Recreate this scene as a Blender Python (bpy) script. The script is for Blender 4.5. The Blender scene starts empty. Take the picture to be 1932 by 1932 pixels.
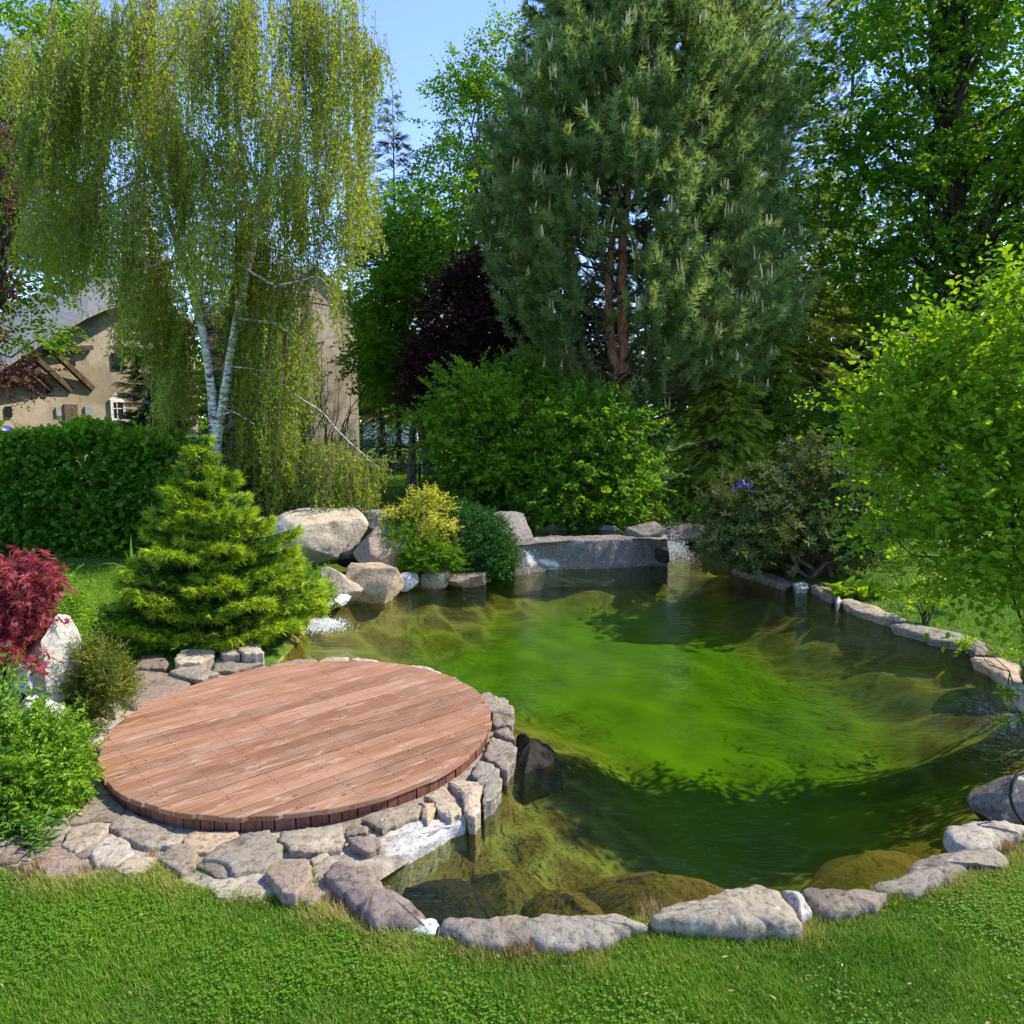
import bpy, math, random
import numpy as np
from mathutils import Vector, noise as mnoise

sc = bpy.context.scene
COL = sc.collection
R = math.radians

# ------------------------------------------------------------------ camera
H = 2.6                       # eye height over the lawn (standing on a raised terrace)
F = 1400.0                    # focal length in units of a 1932 px wide picture
PITCH = R(7.0)
cam_d = bpy.data.cameras.new('camera')
cam = bpy.data.objects.new('camera', cam_d)
COL.objects.link(cam)
cam.location = (0, 0, H)
cam.rotation_euler = (R(90) - PITCH, 0, 0)
cam_d.sensor_width = 36
cam_d.lens = 36 * F / 1932
cam_d.clip_start = 0.05
cam_d.clip_end = 2000
sc.camera = cam

# ------------------------------------------------------------------ sky, sun, exposure
SUN_AZ, SUN_EL = R(76), R(47)
w = bpy.data.worlds.new("World")
sc.world = w
w.use_nodes = True
wn = w.node_tree
bg = wn.nodes['Background']
sky = wn.nodes.new('ShaderNodeTexSky')
sky.sky_type = 'NISHITA'
sky.sun_disc = False
sky.sun_elevation = SUN_EL
sky.sun_rotation = SUN_AZ
sky.air_density = 1.0
sky.dust_density = 0.0
sky.ozone_density = 2.4
hsv = wn.nodes.new('ShaderNodeHueSaturation'); hsv.inputs['Saturation'].default_value = 1.08; hsv.inputs['Hue'].default_value = 0.512
wn.links.new(sky.outputs[0], hsv.inputs['Color']); wn.links.new(hsv.outputs[0], bg.inputs[0])
bg.inputs[1].default_value = 0.15

sun_d = bpy.data.lights.new('sun', 'SUN')
sun_d.energy = 3.35
sun_d.angle = R(0.55)
sun_d.color = (1.0, 0.90, 0.71)
sun = bpy.data.objects.new('sun', sun_d)
COL.objects.link(sun)
SV = Vector((math.sin(SUN_AZ) * math.cos(SUN_EL), math.cos(SUN_AZ) * math.cos(SUN_EL), math.sin(SUN_EL)))
sun.rotation_euler = SV.to_track_quat('Z', 'Y').to_euler()
sun.location = SV * 60

sc.view_settings.view_transform = 'Standard'
sc.view_settings.look = 'None'
sc.view_settings.exposure = 1.30
sc.view_settings.gamma = 1.0
sc.cycles.max_bounces = 7
sc.cycles.diffuse_bounces = 3
sc.cycles.glossy_bounces = 3
sc.cycles.transmission_bounces = 4
sc.cycles.transparent_max_bounces = 8
sc.cycles.use_denoising = True
sc.cycles.sample_clamp_indirect = 6

# ------------------------------------------------------------------ picture point -> place
CP, SP = math.cos(PITCH), math.sin(PITCH)
def ray(x, y):
    dx, dy = (x - 966) / F, (966 - y) / F
    return dx, CP + dy * SP, -SP + dy * CP
def gp(x, y, z=0.0):
    d = ray(x, y); t = (z - H) / d[2]
    return (d[0] * t, d[1] * t, z)
def at(x, y, Y):
    d = ray(x, y); t = Y / d[1]
    return (d[0] * t, Y, H + d[2] * t)
def arr(*p): return np.array(p, float)

# ------------------------------------------------------------------ mesh helpers
def unit(v):
    return v / (np.linalg.norm(v, axis=-1, keepdims=True) + 1e-9)

class MB:
    """collects verts + faces (tri or quad) + one random value per vertex"""
    def __init__(s):
        s.v, s.f, s.r, s.m, s.n = [], [], [], [], 0
    def add(s, v, f, r=0.5, mi=0):
        v = np.asarray(v, float).reshape(-1, 3)
        f = np.asarray(f, int)
        s.v.append(v); s.f.append(f + s.n); s.m.append(np.full(len(f), mi, int))
        s.r.append(np.full(len(v), r, float) if np.isscalar(r) else np.asarray(r, float))
        s.n += len(v)
    def box(s, c, size, rz=0.0, r=0.5, mi=0):
        x, y, z = [q / 2 for q in size]
        v = np.array([(-x,-y,-z),(x,-y,-z),(x,y,-z),(-x,y,-z),(-x,-y,z),(x,-y,z),(x,y,z),(-x,y,z)])
        ca, sa = math.cos(rz), math.sin(rz)
        v = np.stack([v[:,0]*ca - v[:,1]*sa, v[:,0]*sa + v[:,1]*ca, v[:,2]], 1) + np.array(c)
        s.add(v, [(0,3,2,1),(4,5,6,7),(0,1,5,4),(1,2,6,5),(2,3,7,6),(3,0,4,7)], r, mi)
    def beam(s, a, b, wd, ht, r=0.5, mi=0):
        a, b = np.array(a, float), np.array(b, float)
        d = unit(b - a); side = np.cross(d, (0, 0, 1.0))
        if np.linalg.norm(side) < 1e-3: side = np.array((1.0, 0, 0))
        side = unit(side) * wd / 2; up = unit(np.cross(side, d)) * ht / 2
        v = [p + i * side + j * up for p in (a, b) for i, j in ((-1,-1),(1,-1),(1,1),(-1,1))]
        s.add(v, [(0,1,2,3),(7,6,5,4),(0,4,5,1),(1,5,6,2),(2,6,7,3),(3,7,4,0)], r, mi)
    def tube(s, pts, rad, sides=6, r=0.5, cap=True, mi=0):
        pts = np.asarray(pts, float); k = len(pts)
        rad = np.full(k, rad, float) if np.isscalar(rad) else np.asarray(rad, float)
        t = np.gradient(pts, axis=0); t = unit(t)
        ref = np.array((0.13, 0.31, 1.0)) if abs(t[:, 2]).mean() < 0.85 else np.array((1.0, 0.2, 0.1))
        u = unit(np.cross(t, ref)); vv = np.cross(t, u)
        a = np.arange(sides) * 2 * math.pi / sides
        ring = pts[:, None] + rad[:, None, None] * (np.cos(a)[None, :, None] * u[:, None] + np.sin(a)[None, :, None] * vv[:, None])
        v = ring.reshape(-1, 3)
        i = np.arange(k - 1)[:, None] * sides; j = np.arange(sides)[None]
        jn = (j + 1) % sides
        f = np.stack([i + j, i + jn, i + sides + jn, i + sides + j], -1).reshape(-1, 4)
        s.add(v, f, r, mi)
        if cap and sides in (3, 4):
            s.f.append(np.array([[s.n - len(v) + (k - 1) * sides + q for q in range(sides)]])); s.m.append(np.array([mi]))
        elif cap:
            c = s.n; s.add([pts[-1]], np.zeros((0, 3), int), r, mi)
            b = c - sides
            s.f.append(np.array([[b + q, b + (q + 1) % sides, c] for q in range(sides)])); s.m.append(np.full(sides, mi))
    def inst(s, tv, tf, P, D, N, S, r):
        """copies of a small template: y axis along D, z axis near N"""
        P, D, N = np.asarray(P, float), unit(np.asarray(D, float)), np.asarray(N, float)
        X = unit(np.cross(D, N)); Z = np.cross(X, D)
        S = np.asarray(S, float)
        if S.ndim == 1: S = np.repeat(S[:, None], 3, 1)
        v = (P[:, None] + tv[None, :, 0:1] * (X * S[:, 0:1])[:, None] + tv[None, :, 1:2] * (D * S[:, 1:2])[:, None]
             + tv[None, :, 2:3] * (Z * S[:, 2:3])[:, None])
        m = len(tv)
        f = (np.arange(len(P))[:, None, None] * m + np.asarray(tf)[None]).reshape(-1, len(tf[0]))
        s.add(v.reshape(-1, 3), f, np.repeat(np.broadcast_to(r, (len(P),)), m))
    def build(s, name, mats, parent=None, smooth=False, loc=None):
        me = bpy.data.meshes.new(name)
        V = np.concatenate(s.v) if s.v else np.zeros((0, 3))
        if loc is None and parent is not None: loc = parent.location
        if loc is not None: V = V - np.array(loc)
        me.vertices.add(len(V)); me.vertices.foreach_set('co', V.astype(np.float32).ravel())
        fs = [x for x in s.f if len(x)]
        loops = np.concatenate([x.ravel() for x in fs])
        tot = np.concatenate([np.full(len(x), x.shape[1]) for x in fs])
        mi = np.concatenate([m for m, x in zip(s.m, s.f) if len(x)])
        start = np.concatenate([[0], np.cumsum(tot)[:-1]])
        me.loops.add(len(loops)); me.loops.foreach_set('vertex_index', loops.astype(np.int32))
        me.polygons.add(len(tot)); me.polygons.foreach_set('loop_start', start.astype(np.int32))
        me.polygons.foreach_set('material_index', mi.astype(np.int32))
        me.polygons.foreach_set('use_smooth', np.full(len(tot), smooth))
        a = me.attributes.new('rnd', 'FLOAT', 'POINT')
        a.data.foreach_set('value', np.concatenate(s.r).astype(np.float32))
        me.update(calc_edges=True)
        for m in (mats if isinstance(mats, (list, tuple)) else [mats]): me.materials.append(m)
        o = bpy.data.objects.new(name, me); COL.objects.link(o)
        if parent is not None: o.parent = parent
        elif loc is not None: o.location = loc
        return o

def tag(o, label=None, cat=None, group=None, kind=None):
    if label: o['label'] = label
    if cat: o['category'] = cat
    if group: o['group'] = group
    if kind: o['kind'] = kind
    return o
def thing(name, label, cat, loc, group=None):
    o = bpy.data.objects.new(name, None); COL.objects.link(o)
    o.location = loc; o.empty_display_size = 0.2
    return tag(o, label, cat, group)

# ------------------------------------------------------------------ materials
def newmat(name):
    m = bpy.data.materials.new(name); m.use_nodes = True
    nt = m.node_tree; nt.nodes.clear()
    out = nt.nodes.new('ShaderNodeOutputMaterial')
    return m, nt, out
def N(nt, t, **kw):
    n = nt.nodes.new(t)
    for k, v in kw.items():
        if k.startswith('i_'): n.inputs[k[2:].replace('_', ' ')].default_value = v
        else: setattr(n, k, v)
    return n
def L(nt, a, b): nt.links.new(a, b)
def ramp(nt, stops, src=None, interp='LINEAR'):
    n = nt.nodes.new('ShaderNodeValToRGB'); cr = n.color_ramp; cr.interpolation = interp
    while len(cr.elements) < len(stops): cr.elements.new(0.5)
    for e, (p, c) in zip(cr.elements, stops):
        e.position = p; e.color = (*c, 1) if len(c) == 3 else c
    if src is not None: L(nt, src, n.inputs[0])
    return n.outputs[0]
def noise_tex(nt, vec, scale, detail=4, rough=0.55, dist=0.0):
    n = N(nt, 'ShaderNodeTexNoise'); n.inputs['Scale'].default_value = scale
    n.inputs['Detail'].default_value = detail; n.inputs['Roughness'].default_value = rough
    n.inputs['Distortion'].default_value = dist
    if vec is not None: L(nt, vec, n.inputs['Vector'])
    return n.outputs['Fac']
def mixc(nt, fac, a, b, mode='MIX'):
    n = N(nt, 'ShaderNodeMix', data_type='RGBA', blend_type=mode)
    for sock, v in ((n.inputs[0], fac), (n.inputs[6], a), (n.inputs[7], b)):
        if hasattr(v, 'is_output'): L(nt, v, sock)
        else: sock.default_value = v if isinstance(v, (int, float)) else (*v, 1)
    return n.outputs[2]
def bump(nt, h, strength=0.5, dist=0.02):
    n = N(nt, 'ShaderNodeBump'); n.inputs['Strength'].default_value = strength
    n.inputs['Distance'].default_value = dist; L(nt, h, n.inputs['Height'])
    return n.outputs[0]
def pos(nt):
    return N(nt, 'ShaderNodeNewGeometry').outputs['Position']
def leafmat(name, cols, trans=0.38, spec=0.25, rough=0.5, tmul=(1.25, 1.15, 0.45), patch=None):
    """leaf colour from the per-leaf random value; part of the light passes through"""
    m, nt, out = newmat(name)
    a = N(nt, 'ShaderNodeAttribute', attribute_name='rnd')
    k = len(cols)
    col = ramp(nt, [(i / max(1, k - 1), c) for i, c in enumerate(cols)], a.outputs['Fac'])
    if patch:
        nz = noise_tex(nt, pos(nt), patch[0], 3)
        col = mixc(nt, ramp(nt, [(0.42, (0, 0, 0)), (0.62, (1, 1, 1))], nz), col, mixc(nt, 1.0, col, patch[1], 'MULTIPLY'))
    p = N(nt, 'ShaderNodeBsdfPrincipled'); p.inputs['Roughness'].default_value = rough
    p.inputs['Specular IOR Level'].default_value = spec
    L(nt, col, p.inputs['Base Color'])
    t = N(nt, 'ShaderNodeBsdfTranslucent')
    L(nt, mixc(nt, 1.0, col, tmul, 'MULTIPLY'), t.inputs[0])
    mx = N(nt, 'ShaderNodeMixShader'); mx.inputs[0].default_value = trans
    L(nt, p.outputs[0], mx.inputs[1]); L(nt, t.outputs[0], mx.inputs[2]); L(nt, mx.outputs[0], out.inputs[0])
    return m
def solid(name, col, rough=0.6, spec=0.3, var=0.25, scale=8, bmp=0.2, bd=0.01, metal=0.0):
    m, nt, out = newmat(name)
    nz = noise_tex(nt, pos(nt), scale, 5)
    dark = tuple(c * (1 - var) for c in col); lite = tuple(min(1, c * (1 + var)) for c in col)
    p = N(nt, 'ShaderNodeBsdfPrincipled'); p.inputs['Roughness'].default_value = rough
    p.inputs['Specular IOR Level'].default_value = spec; p.inputs['Metallic'].default_value = metal
    L(nt, ramp(nt, [(0.3, dark), (0.7, lite)], nz), p.inputs['Base Color'])
    if bmp: L(nt, bump(nt, noise_tex(nt, pos(nt), scale * 4, 4), bmp, bd), p.inputs['Normal'])
    L(nt, p.outputs[0], out.inputs[0])
    return m
def rockmat(name, base, dark, pale, lichen=0.0, rough=0.85, pale_amt=0.5, spec=0.2, vein=None, seams=0):
    m, nt, out = newmat(name)
    P = pos(nt)
    oi = N(nt, 'ShaderNodeObjectInfo').outputs['Random']
    add = N(nt, 'ShaderNodeVectorMath', operation='ADD'); L(nt, P, add.inputs[0])
    cmb = N(nt, 'ShaderNodeCombineXYZ'); mul = N(nt, 'ShaderNodeMath', operation='MULTIPLY'); mul.inputs[1].default_value = 37.0
    L(nt, oi, mul.inputs[0]); L(nt, mul.outputs[0], cmb.inputs[2]); L(nt, cmb.outputs[0], add.inputs[1])
    V = add.outputs[0]
    n1 = noise_tex(nt, V, 3.2, 8, 0.62, 0.3); n2 = noise_tex(nt, V, 26, 8, 0.72); n3 = noise_tex(nt, V, 1.3, 3)
    c = ramp(nt, [(0.30, dark), (0.46, base), (0.60, base), (0.60 + 0.3 * (1.15 - pale_amt), pale)], n1)
    c = mixc(nt, ramp(nt, [(0.36, (1, 1, 1)), (0.5, (0, 0, 0))], n2), c, mixc(nt, 1.0, c, (0.42, 0.40, 0.37), 'MULTIPLY'))
    c = mixc(nt, ramp(nt, [(0.58, (0, 0, 0)), (0.72, (1, 1, 1))], n2), c, mixc(nt, 0.45, c, pale))
    # each stone a little lighter or darker, warmer or colder, than the next
    c = mixc(nt, 1.0, c, ramp(nt, [(0, (0.78, 0.76, 0.74)), (0.35, (1.02, 0.96, 0.88)), (0.7, (0.93, 0.95, 0.98)), (1, (1.22, 1.18, 1.1))], oi), 'MULTIPLY')
    if vein:
        c = mixc(nt, ramp(nt, [(0.5, (0, 0, 0)), (0.64, (1, 1, 1))], n3), c, vein)
    if lichen > 0:
        vo = N(nt, 'ShaderNodeTexVoronoi', feature='SMOOTH_F1'); vo.inputs['Scale'].default_value = 15
        vo.inputs['Randomness'].default_value = 1.0
        wv = N(nt, 'ShaderNodeVectorMath', operation='ADD'); L(nt, V, wv.inputs[0])
        nv = N(nt, 'ShaderNodeTexNoise'); nv.inputs['Scale'].default_value = 9; L(nt, V, nv.inputs['Vector'])
        sc_ = N(nt, 'ShaderNodeVectorMath', operation='SCALE'); sc_.inputs['Scale'].default_value = 0.12; L(nt, nv.outputs['Color'], sc_.inputs[0])
        L(nt, sc_.outputs[0], wv.inputs[1]); L(nt, wv.outputs[0], vo.inputs['Vector'])
        msk = mixc(nt, 1.0, ramp(nt, [(0.10 + 0.2 * lichen, (1, 1, 1)), (0.14 + 0.2 * lichen, (0, 0, 0))], vo.outputs['Distance']),
                   ramp(nt, [(0.52 - 0.16 * lichen, (0, 0, 0)), (0.58 - 0.16 * lichen, (1, 1, 1))], noise_tex(nt, V, 2.4, 2)), 'MULTIPLY')
        c = mixc(nt, mixc(nt, 1.0, msk, ramp(nt, [(.40, (.25, .25, .25)), (.55, (.9, .9, .9))], n2), 'MULTIPLY'), c, (0.44, 0.45, 0.40))
    hh = mixc(nt, 0.35, n1, n2)
    if seams:
        nv2 = N(nt, 'ShaderNodeTexNoise'); nv2.inputs['Scale'].default_value = 2.5; L(nt, V, nv2.inputs['Vector'])
        s2 = N(nt, 'ShaderNodeVectorMath', operation='SCALE'); s2.inputs['Scale'].default_value = 0.5; L(nt, nv2.outputs['Color'], s2.inputs[0])
        a2 = N(nt, 'ShaderNodeVectorMath', operation='ADD'); L(nt, V, a2.inputs[0]); L(nt, s2.outputs[0], a2.inputs[1])
        v2 = N(nt, 'ShaderNodeTexVoronoi', feature='DISTANCE_TO_EDGE'); v2.inputs['Scale'].default_value = seams; L(nt, a2.outputs[0], v2.inputs['Vector'])
        ln_ = ramp(nt, [(0.008, (1, 1, 1)), (0.035, (0, 0, 0))], v2.outputs['Distance'])
        c = mixc(nt, ln_, c, (0.30, 0.285, 0.27)); hh = mixc(nt, ln_, hh, (0.2, 0.2, 0.2))
        c = mixc(nt, ramp(nt, [(0.60, (0, 0, 0)), (0.68, (1, 1, 1))], noise_tex(nt, V, 1.1, 6, .7, 1.0)), c, (0.62, 0.62, 0.62))
    p = N(nt, 'ShaderNodeBsdfPrincipled'); p.inputs['Roughness'].default_value = rough; p.inputs['Specular IOR Level'].default_value = spec
    L(nt, c, p.inputs['Base Color'])
    L(nt, bump(nt, hh, 0.9, 0.045), p.inputs['Normal'])
    L(nt, p.outputs[0], out.inputs[0])
    return m

M = {}
M['rock_grey'] = rockmat('rock_grey', (0.27, 0.235, 0.19), (0.12, 0.10, 0.08), (0.46, 0.41, 0.34), lichen=0.12)
M['rock_pale'] = rockmat('rock_pale', (0.42, 0.365, 0.29), (0.24, 0.195, 0.15), (0.62, 0.57, 0.48), pale_amt=0.8)
M['rock_tan'] = rockmat('rock_tan', (0.44, 0.34, 0.235), (0.24, 0.17, 0.11), (0.58, 0.50, 0.38))
M['rock_brown'] = rockmat('rock_brown', (0.255, 0.20, 0.165), (0.15, 0.115, 0.09), (0.37, 0.31, 0.26), pale_amt=0.2)
M['rock_lichen'] = rockmat('rock_lichen', (0.20, 0.185, 0.165), (0.10, 0.09, 0.08), (0.42, 0.41, 0.38), lichen=0.9)
M['rock_spotted'] = rockmat('rock_spotted', (0.28, 0.245, 0.20), (0.14, 0.12, 0.095), (0.44, 0.40, 0.34), lichen=0.4)
M['rock_white'] = rockmat('rock_white', (0.50, 0.49, 0.475), (0.28, 0.265, 0.245), (0.72, 0.72, 0.71), pale_amt=0.7)
M['rock_dark'] = rockmat('rock_dark', (0.035, 0.030, 0.024), (0.012, 0.011, 0.009), (0.08, 0.07, 0.055), rough=0.75, spec=0.15)
M['rock_cool'] = rockmat('rock_cool', (0.21, 0.20, 0.205), (0.10, 0.095, 0.10), (0.38, 0.37, 0.39), pale_amt=0.6)
M['rock_algae'] = rockmat('rock_algae', (0.20, 0.135, 0.045), (0.09, 0.065, 0.022), (0.36, 0.29, 0.10), vein=(0.15, 0.13, 0.03))
M['rock_masonry'] = rockmat('rock_masonry', (0.20, 0.185, 0.175), (0.10, 0.09, 0.085), (0.36, 0.34, 0.33), pale_amt=0.6, seams=2.6)
M['mortar'] = solid('mortar', (0.27, 0.235, 0.19), 0.95, 0.1, 0.4, 14, 0.6, 0.02)
M['bark_birch'] = None
M['metal_green'] = solid('metal_green', (0.02, 0.05, 0.03), 0.5)
M['grey_box'] = solid('grey_box', (0.42, 0.45, 0.48), 0.5)
M['dark'] = solid('dark', (0.015, 0.013, 0.012), 0.8)
M['black'] = solid('black', (0.008, 0.008, 0.009), 0.5, bmp=0)
M['timber'] = solid('timber', (0.085, 0.058, 0.04), 0.85, 0.15, 0.4, 5)
M['foam'] = solid('foam', (0.85, 0.88, 0.9), 0.4, 0.4, 0.1, 30, 0.5, 0.02)

def barkmat(name, a, b, scale=(14, 14, 3), bmp=0.8, pale=None):
    m, nt, out = newmat(name)
    mp = N(nt, 'ShaderNodeMapping'); mp.inputs['Scale'].default_value = scale; L(nt, pos(nt), mp.inputs['Vector'])
    n = noise_tex(nt, mp.outputs[0], 1.0, 6, 0.65, 0.6)
    p = N(nt, 'ShaderNodeBsdfPrincipled'); p.inputs['Roughness'].default_value = 0.9; p.inputs['Specular IOR Level'].default_value = 0.15
    L(nt, ramp(nt, [(0.38, a), (0.6, b)], n), p.inputs['Base Color'])
    L(nt, bump(nt, n, bmp, 0.03), p.inputs['Normal']); L(nt, p.outputs[0], out.inputs[0])
    return m
M['bark_birch'] = barkmat('bark_birch', (0.06, 0.055, 0.05), (0.72, 0.70, 0.66), (7, 7, 22), 0.4)
M['bark_twig'] = solid('bark_twig', (0.20, 0.145, 0.095), 0.8, 0.2, 0.4, 6, 0)
M['bark_pine'] = barkmat('bark_pine', (0.20, 0.088, 0.048), (0.50, 0.26, 0.15), (9, 9, 4))
M['bark_dark'] = barkmat('bark_dark', (0.018, 0.014, 0.011), (0.075, 0.058, 0.045), (10, 10, 3))
M['bark_grey'] = barkmat('bark_grey', (0.06, 0.05, 0.04), (0.20, 0.17, 0.14), (10, 10, 3))

# ------------------------------------------------------------------ ground with the pond basin
POND_PX = [(640,1610),(690,1690),(760,1735),(840,1755),(960,1760),(1100,1755),(1215,1740),(1330,1720),(1450,1705),(1560,1705),
 (1660,1690),(1760,1655),(1840,1625),(1890,1590),(1950,1555),(1990,1500),(2010,1430),(2000,1350),(1975,1300),(1925,1272),
 (1850,1225),(1760,1193),(1680,1165),(1600,1135),(1540,1113),(1470,1090),(1400,1065),(1355,1045),(1330,1022),(1262,1012),
 (1255,1040),(1100,1052),(975,1052),(950,1058),(850,1082),(770,1105),(690,1125),(610,1145),(570,1190),(520,1245),
 (600,1258),(720,1265),(820,1290),(890,1325),(940,1370),(955,1430),(930,1490),(860,1550),(760,1590)]
POND = np.array([gp(x, y)[:2] for x, y in POND_PX])
WATER_Z = -0.07
def sdist(P, poly):
    """signed distance, positive inside"""
    P = np.asarray(P, float)[:, :2]; d = np.full(len(P), 1e9); ins = np.zeros(len(P), bool)
    for a, b in zip(poly, np.roll(poly, -1, 0)):
        ab = b - a; t = np.clip(((P - a) @ ab) / (ab @ ab + 1e-12), 0, 1)
        d = np.minimum(d, np.hypot(*(P - a - t[:, None] * ab).T))
        cond = (a[1] > P[:, 1]) != (b[1] > P[:, 1])
        xi = a[0] + (P[:, 1] - a[1]) / (ab[1] + 1e-12) * ab[0]
        ins ^= cond & (P[:, 0] < xi)
    return np.where(ins, d, -d)
def sstep(a, b, x):
    t = np.clip((x - a) / (b - a), 0, 1); return t * t * (3 - 2 * t)

def axis(lo, hi, step, far, grow=1.28):
    c = list(np.arange(lo, hi + 1e-6, step)); s = step; a = c[0]; b = c[-1]; left = []; right = []
    while a > -far: s *= grow; a -= s; left.append(a)
    s = step
    while b < far: s *= grow; b += s; right.append(b)
    return np.array(left[::-1] + c + right)
gx, gy = axis(-6.5, 7.5, 0.075, 900), axis(2.5, 18.5, 0.075, 900)
GX, GY = np.meshgrid(gx, gy)
GP = np.stack([GX.ravel(), GY.ravel()], 1)
gsd = np.full(len(GP), -9.0)
near = (GP[:, 0] > -8) & (GP[:, 0] < 9) & (GP[:, 1] > 1.5) & (GP[:, 1] < 20)
gsd[near] = sdist(GP[near], POND)
def vnoise(P, s, seed=0.0):
    return np.array([mnoise.noise((p[0] * s + seed, p[1] * s, seed * 0.37)) for p in P])
gz = np.zeros(len(GP))
gz[near] = -0.30 * sstep(-0.06, 0.16, gsd[near]) - 0.45 * sstep(0.2, 1.5, gsd[near])
nb = np.zeros(len(GP)); nb[near] = vnoise(GP[near], 2.1) * 0.07 + vnoise(GP[near], 0.7, 5) * 0.05
gz += np.where(gsd > 0.15, nb * 1.3, np.where(gsd > -.1, nb * .1, nb * 0.03))
nxg, nyg = len(gx), len(gy)
idx = np.arange(nxg * nyg).reshape(nyg, nxg)
quads = np.stack([idx[:-1, :-1], idx[:-1, 1:], idx[1:, 1:], idx[1:, :-1]], -1).reshape(-1, 4)
fsd = gsd[quads].mean(1)

m, nt, out = newmat('lawn_soil')
n1 = noise_tex(nt, pos(nt), 0.35, 4); n2 = noise_tex(nt, pos(nt), 9, 6, 0.7)
c = ramp(nt, [(0.3, (0.050, 0.120, 0.012)), (0.7, (0.095, 0.190, 0.018))], n1)
c = mixc(nt, ramp(nt, [(0.45, (0, 0, 0)), (0.65, (1, 1, 1))], n2), c, (0.06, 0.062, 0.02))
p = N(nt, 'ShaderNodeBsdfPrincipled'); p.inputs['Roughness'].default_value = 0.95; p.inputs['Specular IOR Level'].default_value = 0.1
L(nt, c, p.inputs['Base Color']); L(nt, bump(nt, n2, 0.8, 0.04), p.inputs['Normal']); L(nt, p.outputs[0], out.inputs[0])
M['lawn'] = m

m, nt, out = newmat('pond_bed')
a = N(nt, 'ShaderNodeAttribute', attribute_name='rnd')
P = pos(nt)
nd = N(nt, 'ShaderNodeTexNoise'); nd.inputs['Scale'].default_value = 1.6; nd.inputs['Detail'].default_value = 3; L(nt, P, nd.inputs['Vector'])
sc1 = N(nt, 'ShaderNodeVectorMath', operation='SCALE'); sc1.inputs['Scale'].default_value = 0.55; L(nt, nd.outputs['Color'], sc1.inputs[0])
ad = N(nt, 'ShaderNodeVectorMath', operation='ADD'); L(nt, P, ad.inputs[0]); L(nt, sc1.outputs[0], ad.inputs[1])
vo = N(nt, 'ShaderNodeTexVoronoi', feature='DISTANCE_TO_EDGE'); vo.inputs['Scale'].default_value = 1.55; L(nt, ad.outputs[0], vo.inputs['Vector'])
n1 = noise_tex(nt, P, 0.9, 5, 0.6, 0.4); n2 = noise_tex(nt, P, 22, 6, 0.75)
stone = ramp(nt, [(0.3, (0.05, 0.042, 0.014)), (0.5, (0.125, 0.092, 0.024)), (0.7, (0.21, 0.18, 0.042))], n1)
stone = mixc(nt, ramp(nt, [(0.5, (0, 0, 0)), (0.75, (.8, .8, .8))], n2), stone, (0.30, 0.26, 0.075))
stone = mixc(nt, ramp(nt, [(0.0, (.75, .75, .75)), (0.16, (0, 0, 0))], vo.outputs['Distance']), stone, (0.27, 0.29, 0.085))
deep = ramp(nt, [(0.25, (0.070, 0.155, 0.006)), (0.5, (0.098, 0.220, 0.006)), (0.7, (0.125, 0.25, 0.009)), (0.9, (0.17, 0.28, 0.016))], n1)
mz = N(nt, 'ShaderNodeMath', operation='MULTIPLY_ADD'); L(nt, n1, mz.inputs[0]); mz.inputs[1].default_value = 1.3; 
L(nt, a.outputs['Fac'], mz.inputs[2])
fac = ramp(nt, [(0.0, (0, 0, 0)), (1.0, (1, 1, 1))], None)
mr = N(nt, 'ShaderNodeMapRange'); mr.inputs['From Min'].default_value = 1.2; mr.inputs['From Max'].default_value = 2.5
L(nt, mz.outputs[0], mr.inputs['Value'])
c = mixc(nt, mr.outputs[0], stone, deep)
p = N(nt, 'ShaderNodeBsdfPrincipled'); p.inputs['Roughness'].default_value = 0.95; p.inputs['Specular IOR Level'].default_value = 0.0
L(nt, c, p.inputs['Base Color'])
L(nt, bump(nt, mixc(nt, 0.3, vo.outputs['Distance'], n2), 0.22, 0.05), p.inputs['Normal']); L(nt, p.outputs[0], out.inputs[0])
M['pond_bed'] = m

g = MB(); g.add(np.column_stack([GP, gz]), quads, np.clip(gsd, -1, 4))
g.m = [(fsd > -0.03).astype(int)]
tag(g.build('ground', [M['lawn'], M['pond_bed']], smooth=True), kind='structure')

# water sheet
m, nt, out = newmat('water')
mp = N(nt, 'ShaderNodeMapping'); mp.inputs['Scale'].default_value = (1.0, 2.1, 1.0); mp.inputs['Rotation'].default_value = (0, 0, R(18)); L(nt, pos(nt), mp.inputs['Vector'])
h1 = noise_tex(nt, mp.outputs[0], 3.2, 4, 0.55, 0.8); h2 = noise_tex(nt, mp.outputs[0], 15, 3, 0.5, 0.5)
calm = ramp(nt, [(0.36, (0.15, 0.15, 0.15)), (0.64, (1, 1, 1))], noise_tex(nt, pos(nt), 0.35, 2))
hh = mixc(nt, 0.28, h1, h2)
b = N(nt, 'ShaderNodeBump'); b.inputs['Distance'].default_value = 0.05; L(nt, hh, b.inputs['Height'])
L(nt, calm, b.inputs['Strength'])
fr = N(nt, 'ShaderNodeFresnel'); fr.inputs['IOR'].default_value = 1.33; L(nt, b.outputs[0], fr.inputs['Normal'])
tr = N(nt, 'ShaderNodeBsdfTransparent'); tr.inputs[0].default_value = (0.80, 0.85, 0.58, 1)
df = N(nt, 'ShaderNodeBsdfDiffuse'); df.inputs[0].default_value = (0.022, 0.048, 0.006, 1)
mu = N(nt, 'ShaderNodeMixShader'); mu.inputs[0].default_value = 0.10; L(nt, tr.outputs[0], mu.inputs[1]); L(nt, df.outputs[0], mu.inputs[2])
gl = N(nt, 'ShaderNodeBsdfGlossy'); gl.inputs['Roughness'].default_value = 0.03; L(nt, b.outputs[0], gl.inputs['Normal'])
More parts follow.
